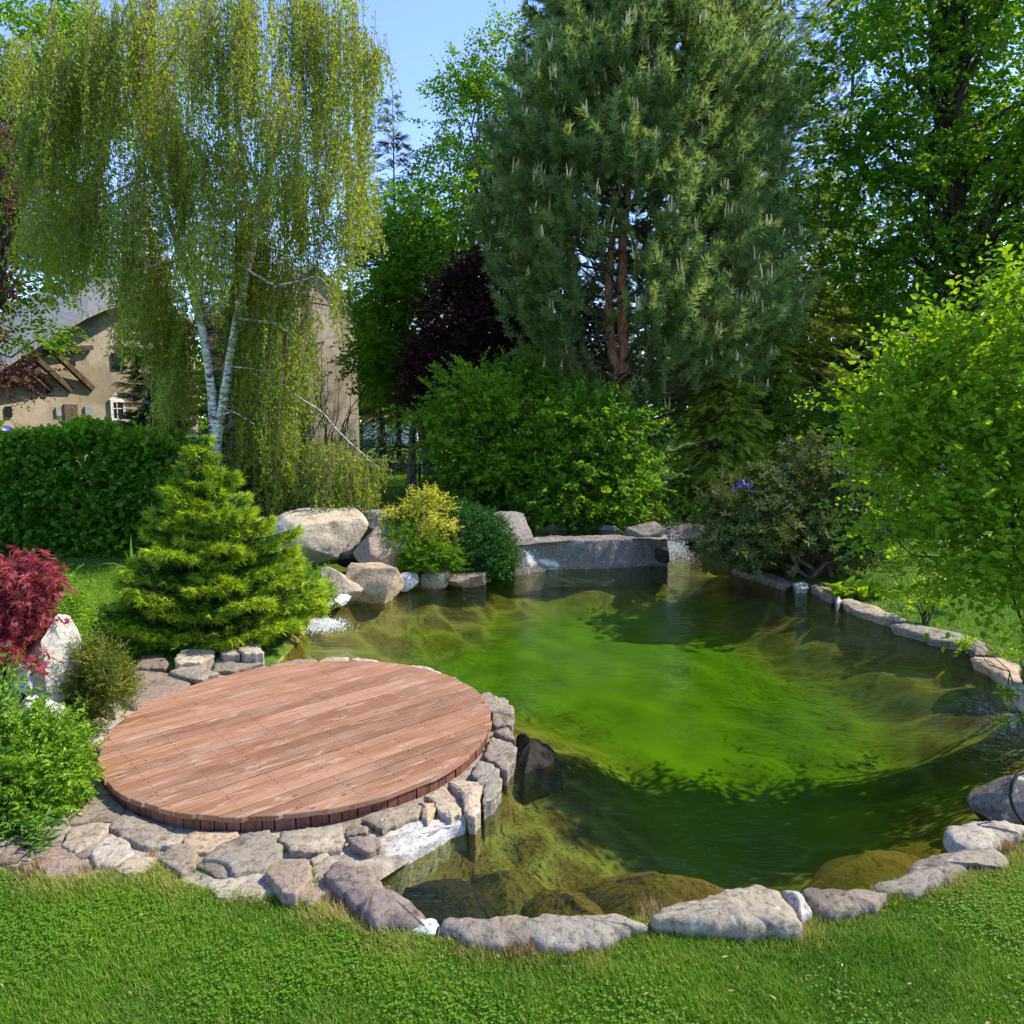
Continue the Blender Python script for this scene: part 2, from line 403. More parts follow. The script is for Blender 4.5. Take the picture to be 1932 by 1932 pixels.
mx = N(nt, 'ShaderNodeMixShader'); L(nt, fr.outputs[0], mx.inputs[0]); L(nt, mu.outputs[0], mx.inputs[1]); L(nt, gl.outputs[0], mx.inputs[2])
L(nt, mx.outputs[0], out.inputs[0])
M['water'] = m
wm = MB(); wm.add(np.column_stack([GP, np.full(len(GP), WATER_Z)]), quads[gsd[quads].max(1) > -0.1], 0.5)
tag(wm.build('pond_water', M['water'], smooth=True), kind='structure')

# ------------------------------------------------------------------ stones
def chaikin(p, it=1):
    for _ in range(it):
        q = np.roll(p, -1, 0); p = np.stack([0.93 * p + 0.07 * q, 0.07 * p + 0.93 * q], 1).reshape(-1, 2)
    return p
def resample(p, n):
    q = np.vstack([p, p[:1]]); s = np.concatenate([[0], np.cumsum(np.hypot(*np.diff(q, axis=0).T))])
    t = np.linspace(0, s[-1], n, endpoint=False)
    return np.stack([np.interp(t, s, q[:, 0]), np.interp(t, s, q[:, 1])], 1)
SEED = [0]
def stone(name, label, px, h, mat, group=None, zbot=-0.12, dome=0.02, rough=0.014, cat='stone', z=0.0, flare=1.04, bev=0.02, jagk=1.0):
    """a stone whose top outline is given; it gets real height, a worn edge and an uneven top"""
    SEED[0] += 1; sd = SEED[0] * 3.17
    P = np.array([gp(x, y, z + h)[:2] for x, y in px])
    n = 96; P = resample(chaikin(P, 1), n); c = P.mean(0)
    size0 = math.sqrt(max(1e-4, np.ptp(P[:, 0]) * np.ptp(P[:, 1])))
    jag = np.array([[mnoise.noise((q[0] * 9 / (size0 + .15) + sd, q[1] * 9 / (size0 + .15), b)) + .5 * mnoise.noise((q[0] * 40 + sd, q[1] * 40, b)) for b in (3, 60)] for q in P])
    P = P + jag * min(.022, size0 * .045) * jagk
    size = math.sqrt(max(1e-4, np.ptp(P[:, 0]) * np.ptp(P[:, 1])))
    bev = min(bev, size * 0.12)
    rel = P - c; rad = np.hypot(*rel.T)[:, None]
    def inset(dm): return c + rel * np.clip(1 - dm / (rad + 1e-6), 0.02, 2)
    zt = z + h; zb = z + zbot; fl = (flare - 1) * size
    rings = [(inset(-fl), zb), (inset(-fl * 0.7), zb + (zt - zb) * 0.5), (inset(-fl * 0.3), zt - bev * 1.6), (inset(0), zt - bev * 0.6), (inset(bev * 0.6), zt - bev * 0.1)]
    for k in (0.9, 0.78, 0.64, 0.5, 0.36, 0.22, 0.1):
        rings.append((c + (inset(bev) - c) * k, zt + dome * (1 - k * k)))
    V = np.concatenate([np.column_stack([p, np.full(n, zz)]) for p, zz in rings] + [[(c[0], c[1], zt + dome)]])
    # uneven surface
    D = np.array([[mnoise.noise((v[0] * 4 + sd, v[1] * 4, v[2] * 4 + a)) + 0.5 * mnoise.noise((v[0] * 13 + sd, v[1] * 13, v[2] * 13 + a))
                   + 0.3 * mnoise.noise((v[0] * 34 + sd, v[1] * 34, v[2] * 34 + a)) for a in (0, 40, 80)] for v in V])
    V = V + D * np.array((1, 1, 0.75)) * rough
    f = []
    for i in range(len(rings) - 1):
        for j in range(n):
            f.append((i * n + j, i * n + (j + 1) % n, (i + 1) * n + (j + 1) % n, (i + 1) * n + j))
    f = np.array(f); k = (len(rings) - 1) * n
    mb = MB(); mb.add(V, f); mb.f.append(np.array([(k + j, k + (j + 1) % n, len(V) - 1) for j in range(n)])); mb.m.append(np.zeros(n, int))
    a2 = 0.5 * np.sum(P[:, 0] * np.roll(P[:, 1], -1) - np.roll(P[:, 0], -1) * P[:, 1])
    if a2 < 0: mb.f = [x[:, ::-1] for x in mb.f]
    o = mb.build(name, M[mat], smooth=True, loc=(c[0], c[1], z))
    return tag(o, label, cat, group)

import bmesh
_bm = bmesh.new(); bmesh.ops.create_icosphere(_bm, subdivisions=5, radius=1)
ICO_V = np.array([v.co for v in _bm.verts]); ICO_F = np.array([[v.index for v in f.verts] for f in _bm.faces]); _bm.free()
def boulder(name, label, box, Y, depth, mat, seed, cuts=9, group=None, planes=(), rough=0.05, cat='boulder', rz=0.0, lo=0.5, build=True, tilt=0.0):
    """a chiselled rock filling the picture box (x0, top, x1, bottom) at distance Y"""
    rng = np.random.default_rng(seed)
    V = ICO_V.copy(); V = np.sign(V) * np.abs(V) ** 0.8
    for _ in range(cuts):
        nrm = unit(rng.normal(size=3)); off = rng.uniform(lo, 0.82)
        dd = V @ nrm - off; V -= np.clip(dd, 0, None)[:, None] * nrm * 0.94
    for nrm, off in planes:
        nrm = unit(np.array(nrm, float)); dd = V @ nrm - off; V -= np.clip(dd, 0, None)[:, None] * nrm * 0.96
    nz = np.array([mnoise.fractal(Vector(v) * 1.7 + Vector((seed * 1.3, 0, 0)), 0.9, 2.1, 5) for v in V])
    V = V + unit(V) * (nz * rough)[:, None]
    if tilt: ca, sa = math.cos(tilt), math.sin(tilt); V = np.stack([V[:,0]*ca + V[:,2]*sa, V[:,1], V[:,2]*ca - V[:,0]*sa], 1)
    if rz: ca, sa = math.cos(rz), math.sin(rz); V = np.stack([V[:,0]*ca - V[:,1]*sa, V[:,0]*sa + V[:,1]*ca, V[:,2]], 1)
    lo_, hi_ = V.min(0), V.max(0)
    a, b = at(box[0], box[3], Y), at(box[2], box[1], Y)
    size = np.array((b[0] - a[0], depth, b[2] - a[2])); cen = np.array(((a[0] + b[0]) / 2, Y, (a[2] + b[2]) / 2))
    V = (V - (lo_ + hi_) / 2) / (hi_ - lo_) * size + cen
    mb = MB(); mb.add(V, ICO_F)
    if not build: return mb
    return tag(mb.build(name, M[mat], smooth=True, loc=(cen[0], cen[1], a[2])), label, cat, group)

def Z2(*p): return [(x * 0.2969, 1358.5 + y * 0.2969) for x, y in p]
def Z3(*p): return [(452.8 + x * 0.2734, 905.6 + y * 0.2734) for x, y in p]
def Z4(*p): return [(528.3 + x * 0.2969, 1358.5 + y * 0.2969) for x, y in p]
def Z5(*p): return [(981.1 + x * 0.2969, 1358.5 + y * 0.2969) for x, y in p]
def Z6(*p): return [(1403.7 + x * 0.2734, 1358.5 + y * 0.2734) for x, y in p]
def Z7(*p): return [(1403.7 + x * 0.2734, 943.4 + y * 0.2734) for x, y in p]
def ZL(*p): return [(x * 0.3125, 943.4 + y * 0.3125) for x, y in p]

# paving left of and in front of the deck: mortar bed, then one object per flagstone
bed = [(-60,1640),(0,1635),(60,1650),(150,1662),(290,1655),(420,1690),(560,1705),(640,1690),(720,1640),(800,1590),(900,1530),(955,1450),(960,1380),(900,1320),
       (700,1262),(520,1255),(360,1255),(250,1290),(190,1330),(140,1380),(60,1470),(-60,1560)]
P = np.array([gp(x, y, 0.012)[:2] for x, y in bed]); n = 120; P = resample(P, n); c0 = np.array(gp(480, 1420)[:2])
mb = MB(); V = []
for k, zz in ((1.0, -0.05), (0.985, 0.012), (0.6, 0.014), (0.25, 0.014)):
    V.append(np.column_stack([c0 + (P - c0) * k, np.full(n, zz)]))
V = np.concatenate(V + [[(c0[0], c0[1], 0.014)]])
f = np.array([(i * n + j, (i + 1) * n + j, (i + 1) * n + (j + 1) % n, i * n + (j + 1) % n) for i in range(3) for j in range(n)])
mb.add(V, f); mb.f.append(np.array([(3 * n + j, 4 * n, 3 * n + (j + 1) % n) for j in range(n)])); mb.m.append(np.zeros(n, int))
tag(mb.build('path_bed', M['mortar']), kind='structure')

G1 = 'flagstones laid round the deck'
FL = [
 ('large grey flagstone below the glossy green bush, touching the deck shadow', Z2((430,600),(560,480),(700,480),(790,580),(720,640),(560,640),(450,655)), .035, 'rock_grey'),
 ('long flagstone with dark notched lower edge lying in the deck shadow', Z2((690,660),(820,585),(960,650),(1160,740),(1100,790),(960,800),(850,770)), .045, 'rock_grey'),
 ('pale rounded flagstone with a dark reddish lower edge below the bush', Z2((400,790),(450,690),(560,650),(700,655),(640,740),(500,820),(440,820)), .045, 'rock_pale'),
 ('buff grey flagstone at the foot of the glossy green bush', Z2((170,740),(250,610),(430,600),(440,680),(390,760),(200,800)), .03, 'rock_grey'),
 ('whitish bumpy flagstone in the middle of the paving by the lawn', Z2((580,840),(700,720),(800,770),(840,850),(720,930),(620,920)), .04, 'rock_pale'),
 ('tiny wedge stone squeezed between pale flagstones', Z2((480,850),(580,795),(575,860),(500,872)), .03, 'rock_grey'),
 ('pale tapering flagstone with reddish front edge on the lawn border', Z2((720,940),(860,850),(960,870),(980,900),(900,960),(800,970)), .04, 'rock_pale'),
 ('upright egg shaped flagstone beside a tuft of grass', Z2((1020,860),(1090,790),(1200,780),(1250,850),(1230,930),(1150,960),(1050,900)), .05, 'rock_grey'),
 ('orange tan flagstone under the front rim of the deck', Z2((1170,760),(1210,710),(1490,700),(1500,750),(1340,830),(1230,835)), .04, 'rock_tan'),
 ('broad buff flagstone with a broken corner below the deck front', Z2((1300,880),(1400,800),(1560,720),(1700,700),(1780,800),(1770,880),(1640,950),(1500,960),(1430,890)), .055, 'rock_grey'),
 ('small grey flagstone tucked under the broken corner of the broad one', Z2((1260,930),(1310,885),(1415,895),(1490,968),(1470,1000),(1380,990)), .03, 'rock_grey'),
 ('pale flat flagstone half sunk in the lawn beside the dark brown block', Z2((1310,1030),(1500,990),(1680,975),(1750,1090),(1650,1120),(1480,1120),(1400,1120)), .03, 'rock_pale'),
 ('dark grey flagstone ringed by dry straw coloured grass', Z2((220,870),(330,800),(420,790),(520,900),(480,970),(330,1010),(290,970)), .03, 'rock_brown'),
 ('brownish flagstone at the far left end of the paving', Z2((0,860),(60,780),(160,800),(170,860),(80,900),(0,900)), .03, 'rock_brown'),
 ('pale sunny slab wedged between the glossy bush and the deck edge', ZL((390,1370),(600,1370),(630,1400),(610,1500),(490,1510),(450,1450)), .03, 'rock_pale'),
 ('narrow mossy stone left of the deck below the pale sunny slab', ZL((480,1525),(585,1520),(595,1590),(500,1600)), .02, 'rock_grey'),
 ('long pale slab half in the shadow of the deck edge', ZL((520,1620),(590,1610),(700,1750),(640,1780),(530,1740)), .035, 'rock_pale'),
 ('thin white stone between the little yew and the deck', ZL((680,1285),(770,1265),(780,1290),(690,1312)), .04, 'rock_pale'),
 ('worn buff stone under the little yew', ZL((640,1350),(735,1305),(760,1330),(660,1375),(600,1365)), .02, 'rock_pale'),
 ('smooth brown squared block beside the long diagonal slab', Z4((-75,960),(0,890),(170,880),(192,930),(180,1020),(95,1100),(20,1090)), .09, 'rock_brown'),
 ('small reddish triangular stone at the tip of the diagonal slab', Z4((120,1130),(190,1050),(250,1060),(250,1130),(190,1180)), .03, 'rock_brown'),
 ('small cream stone lying between the brown block and the white mortar', Z4((190,880),(290,830),(315,850),(210,905)), .04, 'rock_pale'),
 ('flat flagstone under grass tufts between block and pale flagstones', Z2((1080,985),(1240,940),(1310,1000),(1290,1040),(1120,1030)), .012, 'rock_grey'),
 ('low stone strip on the lawn border below the whitish bumpy flagstone', Z2((560,960),(700,985),(880,985),(860,1030),(640,1010)), .012, 'rock_grey'),
]
for lb, px, h, mt in FL:
    stone('flagstone', lb, [(px_[0], px_[1]) for px_ in np.mean(px, 0) + (np.array(px) - np.mean(px, 0)) * 1.05], h, mt, G1, cat='flagstone', dome=.004, bev=.010, rough=.009)

G2 = 'stones edging the deck on the pond side'
ED = [
 ('blackish grey edging stone under the deck front with pale specks', Z4((-15,740),(0,700),(180,680),(390,670),(410,760),(370,810),(210,835),(60,830)), .06, 'rock_grey'),
 ('small dark chip stone wedged against the deck front rim', Z4((400,685),(470,645),(560,685),(550,715),(410,725)), .07, 'rock_grey'),
 ('low grey stone beside the white mortar and a green weed', Z4((420,745),(560,725),(650,745),(640,790),(560,830),(480,800)), .07, 'rock_brown'),
 ('wide grey edging slab with white mortar running down its face', Z4((510,620),(700,550),(840,520),(888,560),(880,610),(790,640),(650,700)), .06, 'rock_grey'),
 ('thin cream upright stone between two bigger edging stones', Z4((905,520),(980,525),(990,570),(960,620),(935,650),(910,600)), .06, 'rock_tan'),
 ('brown grey lumpy edging stone with cream side', Z4((900,490),(1040,410),(1110,480),(1155,590),(1090,620),(1000,570),(990,520)), .06, 'rock_pale'),
 ('cream white squared edging stone with a shadowed notch', Z4((1070,390),(1130,380),(1250,390),(1285,420),(1280,560),(1240,610),(1190,610),(1160,520),(1150,460)), .06, 'rock_pale'),
 ('tall lichened edging stone with pale streaked pond face', Z4((1215,340),(1270,250),(1350,270),(1400,310),(1410,400),(1370,470),(1295,530),(1290,420)), .06, 'rock_spotted'),
 ('dark grey edging slab at the right end of the deck', Z4((1310,170),(1340,100),(1460,130),(1500,160),(1490,250),(1430,320),(1400,290),(1290,220)), .06, 'rock_grey'),
 ('small brown wedge stone among the right edging stones', Z4((1350,75),(1440,35),(1480,80),(1500,140),(1430,118)), .06, 'rock_brown'),
 ('triangular grey stone under the rounded top edging stone', Z3((1735,1605),(1850,1615),(1890,1650),(1880,1680),(1745,1700)), .06, 'rock_grey'),
 ('rounded pale grey edging stone where the deck edge turns back', Z3((1630,1490),(1720,1460),(1780,1500),(1830,1500),(1890,1580),(1880,1622),(1760,1602),(1700,1580)), .06, 'rock_spotted'),
 ('pale sliver of stone at the back right rim of the deck', Z3((1430,1368),(1480,1355),(1530,1400),(1575,1455),(1500,1405)), .06, 'rock_pale'),
 ('long whitish edging stone behind the deck, right one', Z3((1150,1292),(1190,1270),(1300,1290),(1400,1345),(1390,1362),(1260,1320)), .06, 'rock_white'),
 ('whitish edging stone behind the middle of the deck', Z3((760,1242),(800,1225),(920,1235),(1005,1268),(900,1272)), .06, 'rock_pale'),
 ('flat pale edging stone behind the deck, left of the middle', Z3((548,1240),(600,1220),(745,1225),(755,1256),(560,1262)), .06, 'rock_pale'),
 ('long low grey stone behind the deck nearest the spruce', Z3((180,1278),(380,1230),(520,1235),(530,1268),(300,1290)), .09, 'rock_grey'),
 ('large dark grey stone at the corner below the spruce', ZL((800,1010),(880,940),(960,920),(1030,980),(1000,1012)), .06, 'rock_brown'),
 ('big pale flat topped stone under the spruce boughs', ZL((1050,960),(1090,900),(1300,900),(1300,938),(1200,980),(1060,990)), .13, 'rock_pale'),
 ('small buff stone bridging two stones under the spruce', ZL((1325,912),(1420,882),(1450,930),(1350,932)), .14, 'rock_pale'),
 ('top stone of the little stack at the water below the spruce', ZL((1440,900),(1460,880),(1560,860),(1590,920),(1480,925)), .17, 'rock_pale'),
 ('wide greyish lower stone of the stack at the water', ZL((1285,1030),(1300,945),(1400,937),(1550,930),(1590,980),(1400,1032)), .06, 'rock_grey'),
 ('flat irregular grey slab behind the left rim of the deck', ZL((1010,1030),(1150,985),(1250,1010),(1330,1045),(1200,1085),(1080,1055)), .09, 'rock_grey'),
]
for lb, px, h, mt in ED:
    stone('edging_stone', lb, px, h, mt, G2, zbot=-0.35 if px[0][0] > 600 or 'water' in lb else -0.1, cat='stone', rough=0.016, bev=.015, dome=.008, flare=.97)
tag(stone('stone_ramp', 'smooth dark brown sloping slab between the yew and the deck', ZL((780,1040),(860,1025),(1000,1035),(1195,1082),(1000,1180),(810,1255),(740,1200)), .05, 'rock_brown', zbot=-.1, dome=0.01, rough=0.006), cat='slab')

G3 = 'rim stones along the near lawn'
RIM = [
 ('long brown slab lying diagonally at the left corner of the pond', Z4((270,980),(340,900),(560,930),(660,1030),(880,1200),(930,1270),(800,1280),(600,1270),(480,1160),(390,1080)), .075, 'rock_brown'),
 ('crumbly white mortar lump joining diagonal slab and front rim', Z4((690,1290),(760,1250),(900,1265),(955,1240),(1000,1268),(985,1345),(860,1345),(770,1325)), .03, 'rock_white'),
 ('low grey brown rim stone right of the white mortar lump', Z4((1010,1290),(1060,1240),(1200,1235),(1440,1225),(1560,1240),(1650,1290),(1600,1400),(1400,1420),(1200,1390)), .065, 'rock_grey'),
 ('cracked greenish lichened rim stone above the brown heather patch', Z5((-20,1300),(60,1250),(150,1240),(450,1228),(620,1225),(740,1250),(830,1300),(640,1330),(500,1400),(330,1420),(100,1410)), .07, 'rock_spotted'),
 ('largest humped grey rim stone with white lichen dots', Z5((820,1225),(900,1190),(1130,1140),(1300,1070),(1480,1035),(1570,1060),(1650,1080),(1790,1280),(1700,1310),(1480,1290),(1100,1262),(900,1262)), .10, 'rock_spotted'),
 ('white wedge stone right of the largest humped rim stone', Z5((1675,1078),(1720,1065),(1800,1090),(1850,1210),(1785,1240)), .08, 'rock_white'),
 ('straight grey rim stone with a white diamond lichen spot', Z6((390,1165),(600,1160),(860,1165),(1000,1180),(900,1260),(720,1310),(580,1345),(500,1300)), .065, 'rock_grey'),
 ('long curved rough rim stone climbing to the right along the lawn', Z6((860,1150),(1000,1110),(1100,1060),(1180,960),(1220,930),(1500,895),(1740,880),(1850,950),(1800,1000),(1560,1000),(1400,1100),(1200,1180),(1000,1185)), .05, 'rock_grey'),
 ('flat rock with bluish white lime edge at the right of the pond', Z6((1380,720),(1560,700),(1800,680),(1960,720),(1900,780),(1770,830),(1700,880),(1560,882),(1460,830)), .05, 'rock_pale'),
]
for lb, px, h, mt in RIM:
    stone('rim_stone', lb, px, h, mt, G3, zbot=-0.3, dome=0.03, rough=0.022, bev=0.03)
stone('mortar_bank', 'white lime mortar smeared below the edging stones at the waterline', Z4((370,850),(420,795),(560,850),(660,690),(840,645),(930,640),(1050,615),(1165,600),(1150,650),(940,765),(780,835),(610,905),(560,955)), .015, 'rock_white', zbot=-.3, dome=0.0, rough=0.03, cat='mortar')

G4 = 'bank stones along the right side of the pond'
BK = [
 ('long dark brown bank stone under the rhododendron', Z7((-120,450),(0,478),(100,490),(200,505),(330,570),(310,592),(200,560),(60,522)), .035, 'rock_brown'),
 ('small round whitish bank stone between two brown ones', Z7((330,572),(390,555),(440,570),(455,600),(370,605)), .035, 'rock_white'),
 ('brown lumpy bank stone left of the hosta', Z7((460,590),(530,575),(600,610),(645,660),(600,672),(500,622)), .035, 'rock_brown'),
 ('white chip of stone at the waterline below the hosta', Z7((622,680),(660,668),(672,690),(640,705)), .06, 'rock_white'),
 ('smooth pale grey bank slab beneath the hosta', Z7((655,690),(720,680),(830,710),(930,730),(980,770),(1125,822),(1080,835),(960,815),(760,755)), .035, 'rock_pale'),
 ('long flat grey bank slab below the thin sapling', Z7((1000,862),(1120,840),(1300,870),(1450,910),(1565,950),(1500,988),(1380,972),(1150,905)), .035, 'rock_grey'),
 ('blocky brownish bank stone beside the sunny grass strip', Z7((1535,985),(1600,955),(1680,990),(1690,1060),(1600,1062),(1550,1015)), .035, 'rock_grey'),
 ('layered tan bank slab under hanging leaves at the right edge', Z7((1548,1082),(1650,1075),(1800,1090),(1915,1150),(1905,1250),(1830,1245),(1700,1172)), .035, 'rock_tan'),
]
for lb, px, h, mt in BK:
    stone('bank_stone', lb, px, h, mt, G4, zbot=-0.35, dome=0.03, rough=0.026, bev=.03, flare=.84)
boulder('boulder', 'small pale boulder at the right edge of the pond behind a leafy twig', (1905,1290,1960,1350), 6.2, .35, 'rock_pale', 3)
boulder('boulder', 'dark boulder covered in round white lichen at the lower right shore', (1842,1463,2010,1572), 4.75, .55, 'rock_lichen', 11, planes=(((-.4,-1,.1),.6),((0,0,1),.62)))

# left waterfall rocks
G5 = 'boulders of the left waterfall'
boulder('boulder', 'biggest pale boulder with flat top under the birch curtain', (488,962,694,1075), 12.9, 1.5, 'rock_pale', 21, 8, G5, planes=(((0.1,-.25,1),.6),((.6,-.8,.1),.62)), lo=.6)
boulder('boulder', 'brown pointed boulder right of the biggest pale boulder', (664,996,768,1080), 12.0, .9, 'rock_brown', 24, 8, G5, planes=(((.5,-.6,.8),.5),((-.7,-.5,.6),.6)), tilt=-.25)
boulder('boulder', 'tan slab face with water film below the pointed boulder', (640,1062,758,1142), 11.0, .8, 'rock_tan', 27, 7, G5, planes=(((.1,-1,.25),.5),((0,0,1),.6)))
boulder('boulder', 'cream leaning slab left of the wet tan face', (596,1068,690,1142), 10.75, .6, 'rock_pale', 29, 7, G5, planes=(((-.2,-1,.5),.45),), tilt=.5)
boulder('boulder', 'dark wet ledge in the hollow between the boulders', (640,1032,730,1076), 12.4, .8, 'rock_dark', 31, 7, G5)
boulder('boulder', 'small white boulder at the water left of the cream slab', (628,1122,662,1142), 10.4, .3, 'rock_white', 33, 7, G5)
boulder('boulder', 'grey pebble boulder beside the light green waterside shrub', (598,1128,628,1152), 10.2, .3, 'rock_pale', 35, 7, G5)
boulder('boulder', 'grey white rock at the waterline under the yellow shrub', (742,1078,790,1112), 11.6, .5, 'rock_white', 37, 8, G5)
boulder('boulder', 'low pale rock below the green cushion plant', (788,1072,852,1112), 11.9, .6, 'rock_pale', 39, 8, G5)
boulder('boulder', 'flat submerged brown rock left of the waterfall wall', (820,1080,920,1106), 11.9, .7, 'rock_brown', 41, 8, G5)
boulder('boulder', 'dark rock of the upper rill behind the biggest boulder', (676,962,740,1006), 13.8, .6, 'rock_cool', 43, 8, G5)

# back waterfall
G6 = 'rocks of the back waterfall'
stone('waterfall_wall', 'long grey stone wall with a flat face at the back of the pond', [(972,1030),(1040,1020),(1100,1019),(1180,1017),(1245,1013),(1258,1018),(1256,1006),(1180,1008),(1090,1010),(1010,1012),(975,1026)], .46, 'rock_masonry', G6, zbot=-.4, dome=0, rough=.035, cat='wall', flare=1.02)
boulder('boulder', 'bluish grey sloping rock left of the waterfall wall', (902,966,1015,1062), 13.9, 1.2, 'rock_cool', 51, 9, G6, planes=(((.6,-.6,.7),.45),))
boulder('boulder', 'grey rock at the back of the upper pool, left', (1008,988,1070,1018), 15.4, .8, 'rock_cool', 53, 8, G6)
boulder('boulder', 'low grey rock at the back of the upper pool, middle', (1060,985,1135,1016), 15.8, .8, 'rock_cool', 55, 8, G6)
boulder('boulder', 'small grey rock at the back of the upper pool, right', (1120,988,1178,1014), 15.2, .6, 'rock_cool', 57, 8, G6)
boulder('boulder', 'rounded capstone at the right end of the waterfall wall', (1180,984,1256,1022), 13.9, .7, 'rock_grey', 59, 8, G6)
boulder('boulder', 'long flat slab behind the right end of the pond', (1236,988,1342,1022), 16.4, .9, 'rock_grey', 61, 7, G6, planes=(((0,0,1),.5),))
boulder('boulder', 'dark wet rock at the foot of the waterfall wall', (1236,1030,1262,1062), 13.25, .4, 'rock_dark', 63, 8, G6)
boulder('boulder', 'pale streaked rock between cushion plant and waterfall wall', (908,1040,966,1074), 12.9, .5, 'rock_cool', 65, 8, G6)
boulder('boulder', 'grey rock half hidden under the rhododendron at the water', (1380,1030,1450,1078), 13.0, .6, 'rock_cool', 67, 8, G6)

m_up = MB(); P = [gp(x, y, .40) for x, y in ((985,1024),(1185,1016),(1190,1000),(1120,998),(1010,1002))]
m_up.add(P, [(0,1,4)]); m_up.f.append(np.array([(1,2,3,4)])); m_up.m.append(np.zeros(1, int))
tag(m_up.build('upper_pool_water', M['water']), kind='structure')

# submerged rocks in the shallows
G7 = 'rocks under water in the shallows'
def sub(label, pts, top, mat): stone('submerged_rock', label, pts, top - (.09 if top > -.19 else .22) if top < -.1 else top, mat, G7, zbot=-1.0, dome=.07, rough=.018, bev=.2, jagk=.15 if top < -.1 else 1.0, cat='rock', flare=1.7 if top < -.1 else 1.2)
sub('dark purple brown flat rock under water beside the diagonal slab', Z4((760,1060),(830,1030),(960,985),(1100,990),(1220,1060),(1310,1130),(1230,1230),(1050,1240),(900,1190),(830,1110)), -.12, 'rock_dark')
sub('olive brown rock under water above the lichened rim stone', Z4((1270,960),(1400,935),(1560,960),(1640,1040),(1600,1140),(1450,1180),(1320,1120)), -.17, 'rock_algae')
sub('large rusty brown rock under water behind the largest rim stone', Z5((480,1010),(640,960),(830,940),(960,990),(1180,985),(1300,1050),(1130,1130),(860,1180),(700,1180),(580,1110)), -.13, 'rock_algae')
sub('flat olive slab under water between two brown rocks', Z5((40,1130),(170,1060),(330,1060),(460,1150),(470,1215),(300,1225),(100,1225)), -.16, 'rock_algae')
sub('black wet rock jutting from the water right of the deck', Z5((-10,60),(60,95),(130,105),(200,150),(235,230),(200,270),(110,300),(30,330),(-30,250)), -.045, 'rock_dark')
sub('rusty flat rock under water near the right lawn', Z6((640,960),(800,890),(1010,870),(1170,900),(1160,990),(1060,1070),(860,1130),(600,1130),(480,1080)), -.12, 'rock_algae')
sub('golden rock under water below the right bank slabs', Z7((300,840),(380,795),(500,810),(520,860),(420,890),(330,880)), -.2, 'rock_algae')
sub('long golden rock under water right of the pond centre', Z7((860,1110),(1040,1090),(1240,1130),(1350,1190),(1220,1230),(1000,1190)), -.2, 'rock_algae')

# foam where water falls
def foam(label, px, h, seed):
    rng = np.random.default_rng(seed); P = np.array([gp(x, y, WATER_Z) for x, y in px]); c = P.mean(0); ext = np.ptp(P, axis=0)
    mb = MB(); k = 2600; q = rng.normal(size=(k, 2)) * 0.20
    pts = np.column_stack([c[0] + q[:, 0] * ext[0], c[1] + q[:, 1] * ext[1], WATER_Z + 0.005 + np.abs(rng.normal(size=k)) * h * np.exp(-(q ** 2).sum(1) * 6)])
    oct_v = np.array([(1,0,0),(-1,0,0),(0,1,0),(0,-1,0),(0,0,1),(0,0,-1)], float)
    oct_f = [(0,2,4),(2,1,4),(1,3,4),(3,0,4),(2,0,5),(1,2,5),(3,1,5),(0,3,5)]
    s = rng.uniform(.0025, .0065, k)
    mb.inst(oct_v, oct_f, pts, rng.normal(size=(k, 3)), rng.normal(size=(k, 3)), np.column_stack([s * 1.6, s * 1.6, s * .8]), 0.5)
    tag(mb.build('foam', M['foam']), label, 'foam', kind='stuff')
foam('white bubbling foam on the water in front of the spruce', [(575,1170),(640,1195),(580,1195),(640,1172)], .05, 1)
foam('white splash at the right end of the waterfall wall', [(1235,1030),(1300,1062),(1240,1062),(1290,1035)], .25, 2)
foam('white foam at the foot of the waterfall wall', [(1030,1058),(1080,1072),(1040,1072),(1080,1060)], .06, 4)

# ------------------------------------------------------------------ round wooden deck
DC = np.array((-1.71, 5.93)); DR = 1.53; DZ = 0.13
PD = R(42); pu = np.array((math.cos(PD), math.sin(PD))); pv = np.array((-math.sin(PD), math.cos(PD)))
m, nt, out = newmat('deck_wood')
tc = N(nt, 'ShaderNodeMapping'); tc.inputs['Rotation'].default_value = (0, 0, -PD); L(nt, pos(nt), tc.inputs['Vector'])
a = N(nt, 'ShaderNodeAttribute', attribute_name='rnd')
cmb = N(nt, 'ShaderNodeCombineXYZ'); ml = N(nt, 'ShaderNodeMath', operation='MULTIPLY'); ml.inputs[1].default_value = 50; L(nt, a.outputs['Fac'], ml.inputs[0]); L(nt, ml.outputs[0], cmb.inputs[0])
ad = N(nt, 'ShaderNodeVectorMath', operation='ADD'); L(nt, tc.outputs[0], ad.inputs[0]); L(nt, cmb.outputs[0], ad.inputs[1])
def stretched(sx, sy, detail=6, rough=.6, dist=0.0):
    mp = N(nt, 'ShaderNodeMapping'); mp.inputs['Scale'].default_value = (sx, sy, 8); L(nt, ad.outputs[0], mp.inputs['Vector'])
    return noise_tex(nt, mp.outputs[0], 1.0, detail, rough, dist)
grain = stretched(5, 130, 8, .7); worn = stretched(2.6, 13, 8, .72, .7); big = stretched(0.9, 2.0, 3)
c = ramp(nt, [(0.25, (0.150, 0.067, 0.033)), (0.5, (0.250, 0.123, 0.066)), (0.75, (0.33, 0.182, 0.106))], grain)
c = mixc(nt, 1.0, c, ramp(nt, [(0, (0.72, 0.70, 0.68)), (0.5, (1.0, 0.97, 0.95)), (1, (1.18, 1.15, 1.12))], a.outputs['Fac']), 'MULTIPLY')
c = mixc(nt, ramp(nt, [(0.54, (0, 0, 0)), (0.66, (0.8, 0.8, 0.8))], worn), c, (0.42, 0.30, 0.215))
